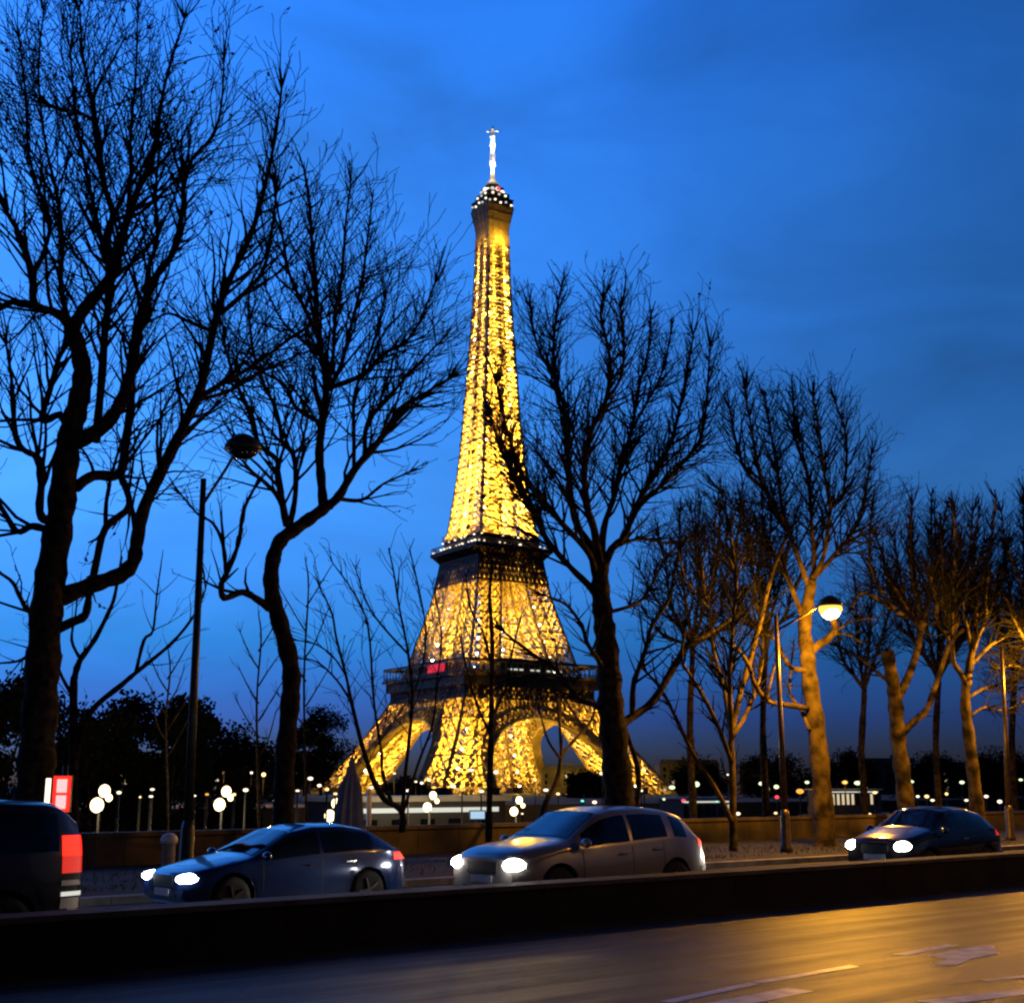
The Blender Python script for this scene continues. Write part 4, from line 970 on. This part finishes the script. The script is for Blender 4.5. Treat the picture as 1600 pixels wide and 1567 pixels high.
        for xw in wheels:
            w = empty('wheel'); w.parent = root; w.location = (xw, sg_ * (hw - .13), zw)
            q = MB(); q.lathe([(R_w*.66, -.1), (R_w*.93, -.11), (R_w, -.07), (R_w, .07), (R_w*.93, .11), (R_w*.66, .1)], k=28, axis='y'); q.build('tyre', 'rubber', w, True)
            q = MB(); y_ = sg_ * .085
            q.lathe([(R_w*.67, -.09), (R_w*.67, .09)], k=24, axis='y')
            q2 = MB()
            for a in range(5):
                t = 2 * math.pi * a / 5; q2.beam((0, y_ + sg_ * .02, 0), (R_w*.64*math.cos(t), y_ + sg_ * .02, R_w*.64*math.sin(t)), .07, .03)
            q2.lathe([(.07, y_ - .02), (.06, y_ + .035)], k=12, axis='y')
            q.build('rim', 'rubber', w); q2.build('spokes', 'alloy', w)
    q = MB(); yg = wx(xf_) * .55
    q.box(xf_ - .02, xf_ + .012, -yg * .9, yg * .9, P['hz'] - .14, P['hz'] + .04); q.build('grille', 'black_plastic', root)
    q = MB(); q.box(xf_ - .01, xf_ + .02, -yg * 1.15, yg * 1.15, .30, .40); q.build('bumper_intake', 'black_plastic', root)
    q = MB(); q.box(xf_ + .012, xf_ + .026, -.26, .26, P['hz'] - .27, P['hz'] - .16); q.build('number_plate', 'plate_white', root)
    q = MB(); q.box(-xf_ - .03, -xf_ + .06, -hw * .82, hw * .82, .36, .50); q.build('rear_bumper', 'plate_white' if P.get('rear_glint') else 'black_plastic', root)  # pale bumper colour imitates reflected light
    for sg_ in (1, -1):
        for xs_ in P['seams']:
            q = MB(); S_ = np.array([1, sg_, 1])
            q.grid([[(flank(x, .34 + (belt(x) - .36) * t) + np.array([0, .004, 0])) * S_ for x in (xs_ - .006, xs_ + .006)] for t in np.linspace(0, 1, 8)])
            q.build('door_seam', 'black_plastic', root)
    if P.get('stack'):
        for sg_ in (1, -1):
            for z0_, z1_, m_ in ((.90, 1.10, 'tail_dim'), (.76, .82, 'plate_white'), (.64, .69, 'strip_white'), (.50, .62, 'plate_white')):  # dim red lamp section; pale strips imitate bumper reflections, one of them glowing
                corner_patch('lamp_and_glint', -xf_ + .004, -xf_ + .26, z0_, z1_, m_, sg_)
    if P.get('beam'):
        for sg_ in (1, -1):
            d = bpy.data.lights.new('headlight_beam', 'SPOT'); d.energy = P['beam']; d.color = (1, .9, .74); d.spot_size = R(60); d.spot_blend = .7; d.shadow_soft_size = .06
            o = bpy.data.objects.new('headlight_beam', d); COL.objects.link(o); o.parent = root
            o.location = (xf_ + .14, sg_ * hw * .72, P['hz']); o.rotation_euler = (R(90 - 6), 0, R(-90))
    return root
crossover = dict(L=4.35, W=1.82, rw=.34, wheels=(1.32, -1.30), paint='silver_paint', head='head_glow', tail='tail_glow',
    top=[(2.175, .80), (2.10, .90), (1.9, .98), (1.3, 1.06), (1.05, 1.10), (.30, 1.50), (-.1, 1.57), (-.7, 1.58), (-1.35, 1.53), (-1.70, 1.44), (-2.05, 1.05), (-2.14, .9), (-2.175, .82)],
    belt=[(2.175, .7), (1.2, .92), (0, .96), (-1.2, 1.04), (-2.175, .98)], side_windows=[(.78, -.22), (-.30, -1.12), (-1.30, -1.62)],
    screen=(1.0, .30), rear=(-1.76, -2.03), hz=.72, tz=.97, th=.065, tl=.22, seams=(.84, -.26, -1.0), handles=(-.05, -.85), beam=220, rear_glint=True)
sedan = dict(L=4.3, W=1.80, rw=.33, wheels=(1.33, -1.30), paint='blue_paint', head='head_cool', tail='tail_glow', hsz=.7,
    top=[(2.15, .66), (2.1, .74), (1.85, .82), (1.2, .95), (.95, .99), (.15, 1.36), (-.3, 1.44), (-.9, 1.44), (-1.4, 1.36), (-1.95, 1.05), (-2.12, .98), (-2.15, .85)],
    belt=[(2.15, .6), (1.2, .84), (0, .90), (-1.2, .96), (-2.15, .95)], side_windows=[(.70, -.30), (-.38, -1.40)],
    screen=(.92, .18), rear=(-1.40, -1.88), hz=.64, tz=.88, th=.065, tl=.28, seams=(.80, -.34, -1.05), handles=(-.15, -.9), beam=120)
mpv = dict(L=4.6, W=1.86, rw=.34, wheels=(1.42, -1.38), paint='van_paint', head='head_cool', tail='tail_glow',
    top=[(2.3, .85), (2.2, .95), (1.6, 1.1), (1.3, 1.15), (.5, 1.62), (0, 1.74), (-1.2, 1.76), (-1.95, 1.72), (-2.12, 1.66), (-2.22, 1.58), (-2.3, 1.5)],
    belt=[(2.3, .75), (1.2, 1.0), (0, 1.04), (-1.2, 1.08), (-2.3, 1.1)], side_windows=[(1.0, -.05), (-.15, -1.15), (-1.25, -2.0)],
    screen=(1.25, .5), rear=(-2.0, -2.1), hz=.8, tz=1.21, th=.12, tl=.26, seams=(1.0, -.1, -1.1), handles=(.1, -.95), rear_glint=True, stack=True)
hatch = dict(L=3.9, W=1.66, rw=.30, wheels=(1.15, -1.14), paint='black_paint', head='head_glow', tail='tail_dim',
    top=[(1.95, .74), (1.84, .84), (1.55, .92), (1.1, 1.02), (.9, 1.06), (.25, 1.42), (-.1, 1.47), (-.7, 1.46), (-1.2, 1.36), (-1.6, 1.05), (-1.86, .9), (-1.95, .8)],
    belt=[(1.95, .66), (1.0, .88), (0, .92), (-1.0, .98), (-1.95, .95)], side_windows=[(.62, -.35), (-.43, -1.25)],
    screen=(.86, .25), rear=(-1.22, -1.60), hz=.68, tz=.94, th=.10, tl=.36, seams=(.72, -.39), handles=(-.2,), beam=220)
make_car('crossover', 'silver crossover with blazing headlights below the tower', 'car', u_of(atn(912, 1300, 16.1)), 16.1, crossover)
make_car('sedan', 'dark blue low saloon with one white headlight at left', 'car', u_of(atn(437, 1330, 18.3)), 18.3, sedan).scale = (.90, .90, .92)
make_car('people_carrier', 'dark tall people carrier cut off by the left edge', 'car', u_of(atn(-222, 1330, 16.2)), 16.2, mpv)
make_car('hatchback', 'small black hatchback with bright headlights at right', 'car', u_of(atn(1447, 1310, 16.3)), 16.3, hatch)

# ------------------------------------------------------------------ lamps of the quay and the far bank
# row of twin-globe lamps on the lower quay
for i, (px, py) in enumerate(((156, 1247), (347, 1247), (519, 1265), (671, 1252), (806, 1259))):
    p = atn(px, py, 42.0); root = empty('quay_lamp', (p[0], p[1], -4.0), 0,
        ('bright twin-globe quay lamp right of the red signal', 'bright twin-globe quay lamp between the unlit post and S-bent trunk', 'bright twin-globe quay lamp beside the closed parasol',
         'bright twin-globe quay lamp right of the many-stemmed tree', 'bright twin-globe quay lamp right of the straight young tree')[i], 'lamp', 'twin-globe lamps along the lower quay')
    h = p[2] + 4; b = MB(); b.tube([(0, 0, 0), (0, 0, h + .3)], [.07, .04], 8); b.build('post', 'lamp_post', root, True)
    for dx, dz, kr in ((.14, .24, 1.15), (-.08, -.22, 1.35), (.30, .02, .7)):  # uneven globe cluster, extra globe added to imitate the lamp's flare
        b = MB(); b.ball((dx, 0, h + dz), (.165, .15, .15, .125, .125)[i] * kr, 12, sz=1.1); b.build('globe', 'lamp_bright', root, True)
    lamp('lamp_light', (0, -.6, h), 260, (1, .78, .42), .2, root)
MARKS = [(60, 'the largest trunk'), (295, 'the unlit lamp post'), (445, 'the S-bent tree'), (626, 'the many-stemmed tree'), (766, 'the straight young tree'), (965, 'the fanning tree'),
         (1145, 'the slim spreading tree'), (1228, 'the glowing lamp post'), (1285, 'the golden trunk'), (1412, 'the forked tree'), (1522, 'the pale-sided tree'), (1620, 'the right edge')]
FAR = [(192,1211,6,'lamp_warm'),(178,1213,4,'lamp_warm'),(186,1238,5,'lamp_white'),(219,1245,3,'lamp_warm'),(238,1233,5,'lamp_white'),(236,1244,4,'lamp_white'),(280,1217,4,'lamp_orange'),
 (304,1243,3,'lamp_white'),(366,1241,4,'lamp_warm'),(384,1234,5,'lamp_white'),(393,1207,4,'lamp_white'),(412,1210,5,'lamp_warm'),
 (485,1216,5,'lamp_white'),(465,1235,4,'lamp_white'),(499,1227,4,'lamp_white'),(511,1233,5,'lamp_warm'),(574,1207,5,'lamp_white'),(556,1243,4,'lamp_white'),(580,1230,4,'lamp_white'),
 (616,1208,3,'lamp_warm'),(638,1235,4,'lamp_white'),(670,1218,4,'lamp_white'),(678,1230,5,'lamp_orange'),(708,1228,4,'lamp_white'),(722,1233,6,'lamp_orange'),(736,1203,6,'lamp_white'),(752,1236,4,'lamp_white'),
 (775,1206,7,'lamp_white'),(816,1271,3,'lamp_white'),(853,1234,4,'lamp_white'),(872,1240,4,'lamp_warm'),(910,1251,3,'lamp_teal'),(929,1253,5,'lamp_white'),(941,1208,5,'lamp_white'),
 (986,1251,5,'lamp_white'),(1006,1203,5,'lamp_warm'),(1002,1235,4,'lamp_white'),(1050,1230,6,'lamp_green'),(1088,1225,7,'lamp_green'),(1068,1250,5,'lamp_red'),(1120,1252,3,'lamp_teal'),(1137,1210,3,'lamp_white'),
 (1153,1271,4,'lamp_white'),(1190,1224,5,'lamp_green'),(1213,1229,6,'lamp_green'),(1214,1245,5,'lamp_red'),(1212,1270,4,'lamp_warm'),
 (1250,1236,8,'lamp_orange'),(1261,1222,5,'lamp_green'),(1320,1222,5,'lamp_orange'),(1340,1223,7,'lamp_green'),(1367,1238,5,'lamp_warm'),(1358,1272,5,'lamp_warm'),
 (1422,1221,7,'lamp_green'),(1434,1244,4,'lamp_white'),(1448,1244,5,'lamp_warm'),(1457,1250,4,'lamp_white'),(1479,1240,4,'lamp_warm'),(1503,1222,7,'lamp_green'),(1510,1250,4,'lamp_white'),
 (1541,1244,4,'lamp_white'),(1562,1252,5,'lamp_white'),(1595,1218,5,'lamp_green')]
CW = {'lamp_warm': 'warm', 'lamp_white': 'white', 'lamp_orange': 'orange', 'lamp_green': 'greenish', 'lamp_red': 'red', 'lamp_teal': 'teal'}
ORD = ['first', 'second', 'third', 'fourth', 'fifth', 'sixth', 'seventh', 'eighth', 'ninth', 'tenth', 'eleventh', 'twelfth', 'thirteenth', 'fourteenth']
rx = random.Random(5)
for q in range(34):
    px = rx.uniform(170, 1590); py = rx.uniform(1207, 1252)
    if min(abs(px - l[0]) for l in FAR) < 9: continue
    FAR.append((px, py, rx.uniform(2.2, 4.5), rx.choice(['lamp_warm', 'lamp_warm', 'lamp_orange', 'lamp_white', 'lamp_warm', 'lamp_green' if px > 1000 else 'lamp_orange'])))
cells = {}
for l in FAR:
    i = max(k for k in range(len(MARKS)) if MARKS[k][0] <= l[0] or k == 0); cells.setdefault((i, l[3]), []).append(l)
for (i, m), ls in cells.items():
    ls.sort()
    for q, (px, py, r_, _) in enumerate(ls):
        far = py < 1231; rs = random.Random(px)
        if far: p = at(px, py, rs.uniform(225, 290)); zg = -1.5
        else: p = atn(px, py, rs.uniform(36.5, 44)); zg = -4.0
        rad = r_ * .74 / 2000 * p[1] * .9
        where = f'between {MARKS[i][1]} and {MARKS[i+1][1]}'
        lb = f'small {CW[m]} lamp {where}' if len(ls) == 1 else f'{ORD[q]} small {CW[m]} lamp from left {where}'
        root = empty('distant_lamp', (p[0], p[1], zg), 0, lb, 'lamp', 'small lamps along the river banks')
        h = p[2] - zg; b = MB(); b.tube([(0, 0, 0), (0, 0, h - rad * .8)], [.05 if not far else .12, .035 if not far else .08], 6); b.build('post', 'lamp_post', root, True)
        b = MB(); b.ball((0, 0, h), rad * rs.uniform(.75, 1.1), 10, sx=rs.uniform(1.0, 1.5), sy=1.0, sz=rs.uniform(.6, .95)); b.build('globe', m, root, True)
        if m in ('lamp_orange', 'lamp_warm') and far: lamp('lamp_light', (0, -2.5, h), 2500, (1, .5, .12), .4, root)

# ------------------------------------------------------------------ river boats, kiosk screen, far buildings
def boat(px, Lb, n, ztop, label, white, seed, lit=True):
    c = un(u_of(atn(px, 1250, n)), n, -7.0); root = empty('river_boat', c, math.atan2(U[1], U[0]), label, 'boat')
    hh = Lb / 2; b = MB(); G = []
    for t in np.linspace(-1, 1, 21):
        w = 2.6 * (1 - max(0, abs(t) - .7) / .3 * (.85 if t > 0 else .3)); x = t * hh
        G.append([(x, -w, ztop * .45), (x, -w * .95, .2), (x, 0, -.8), (x, w * .95, .2), (x, w, ztop * .45), (x, 0, ztop * .46)])
    n_ = 6; vs = [p for g in G for p in g]; fs = []
    for i in range(20):
        for j in range(n_): fs.append((i*n_+j, (i+1)*n_+j, (i+1)*n_+(j+1) % n_, i*n_+(j+1) % n_))
    fs += [tuple(range(n_)), tuple(20*n_ + j for j in range(n_-1, -1, -1))]
    b.add(vs, fs); b.build('hull', 'boat_dark', root)
    z0 = ztop * .46
    b = MB(); b.box(-hh * .75, hh * .6, -2.1, 2.1, z0, ztop - .35); b.build('deckhouse', 'boat_dark', root)
    b = MB(); b.box(-hh * .78, hh * .64, -2.3, 2.3, ztop - .35, ztop - .12); b.build('roof', 'boat_white', root)
    b = MB(); b.box(-hh * .78, hh * .5, -2.36, -2.32, ztop - .82, ztop - .62); b.build('light_strip', 'strip_white', root)
    r = random.Random(seed); nw = max(4, int(Lb / 2.2))
    for i in range(nw):
        x = -hh * .72 + hh * 1.28 * i / nw
        b = MB(); b.box(x, x + .5 * hh * 1.28 / nw, -2.13, -2.105, z0 + 1.6, ztop - 1.1)
        b.build('window', 'window_lit' if lit and r.random() < .5 else 'car_glass', root)
    return root
boat(650, 12, 49, 8.6, 'moored boat with a lit white strip under the tower', True, 3, lit=False)
boat(1325, 26, 150, 8.6, 'lit tour boat with bright windows right of the golden tree', True, 4)
boat(1095, 16, 120, 7.6, 'low lit boat left of the slim spreading tree', True, 5)
p = atn(746, 1273, 40); sc_ = empty('information_screen', (p[0], p[1], -4), R(12), 'small pale blue lit screen left of the straight young tree', 'screen')
b = MB(); b.tube([(0, .05, 0), (0, .05, p[2] + 3.8)], [.05, .05], 8); b.build('post', 'post_metal', sc_)
b = MB(); b.box(-.32, .32, -.02, .08, p[2] + 3.82, p[2] + 4.18); b.build('casing', 'black_plastic', sc_)
b = MB(); b.box(-.28, .28, -.03, -.022, p[2] + 3.86, p[2] + 4.14); b.build('display', 'screen_blue', sc_)
p = atn(577, 1245, 36); wp = empty('white_mast', (p[0], p[1], -4), 0, 'white banner mast between the parasol and many-stemmed tree', 'mast')
b = MB(); b.tube([(0, 0, 0), (0, 0, p[2] + 4.1)], [.10, .08], 10); b.build('pole', 'white_paint', wp, True)
b = MB(); b.lathe([(.11, p[2] + 4.1), (.09, p[2] + 4.22), (.02, p[2] + 4.28)], k=10); b.build('cap', 'white_paint', wp, True)
def block(px0, px1, pyt, Y, lb, lit, seed, roof='flat'):
    a = at(px0, pyt, Y); c = at(px1, pyt, Y); w = c[0] - a[0]; h = a[2] + 1.5; r = random.Random(seed)
    root = empty('apartment_block', ((a[0] + c[0]) / 2, Y, -1.5), R(r.uniform(-8, 8)), lb, 'building', 'dark buildings beyond the river')
    b = MB(); b.box(-w/2, w/2, 0, 14, 0, h - 2.2)
    for zz in np.arange(3.4, h - 2.3, 3.1): b.box(-w/2 - .15, w/2 + .15, -.18, 0, zz, zz + .25)
    b.build('wall', 'wall_far', root)
    rf = MB(); x0, x1 = -w/2 - .2, w/2 + .2
    rf.add([(x0, -.2, h - 2.2), (x1, -.2, h - 2.2), (x1, 14.2, h - 2.2), (x0, 14.2, h - 2.2), (x0 + 1.4, 1.6, h), (x1 - 1.4, 1.6, h), (x1 - 1.4, 12.4, h), (x0 + 1.4, 12.4, h)], [(0,1,5,4),(1,2,6,5),(2,3,7,6),(3,0,4,7),(4,5,6,7)])
    ro = rf.build('roof', 'roof_far', root)
    for q in range(max(2, int(w / 14))):
        x = x0 + 3 + (w - 6) * (q + r.uniform(.2, .8)) / max(2, int(w / 14)); m = MB(); m.box(x, x + 1.8, 5, 6.2, h - .05, h + 1.5); m.build('chimney', 'wall_far', ro)
    nx = max(3, int(w / 4.2)); k = 0
    for zz in np.arange(1.2, h - 4.5, 3.1):
        for q in range(nx):
            on = r.random() < lit
            if k >= 60 or not (on or (q % 3 == 0)): continue
            x = -w/2 + w * (q + .5) / nx; m = MB(); m.box(x - .65, x + .65, -.06, .0 - .005, zz, zz + 1.9)
            m.build('window', 'window_lit' if on else 'car_glass', root); k += 1
    return root
block(845, 955, 1196, 620, 'dark far block seen through the right tower arch', .10, 1)
block(1030, 1125, 1186, 640, 'dark far block with lit top windows left of the slim tree', .16, 2)
block(1155, 1225, 1190, 600, 'dark far block behind the slim spreading tree', .12, 3)
block(1325, 1430, 1184, 560, 'long pale-roofed far block right of the golden tree', .10, 4)
block(1435, 1600, 1190, 540, 'wide dark far block at the right edge', .10, 5)
block(330, 470, 1208, 620, 'low dark far block left of the tower', .14, 6)
block(170, 300, 1206, 520, 'low dark far block left of the unlit lamp post', .14, 7)
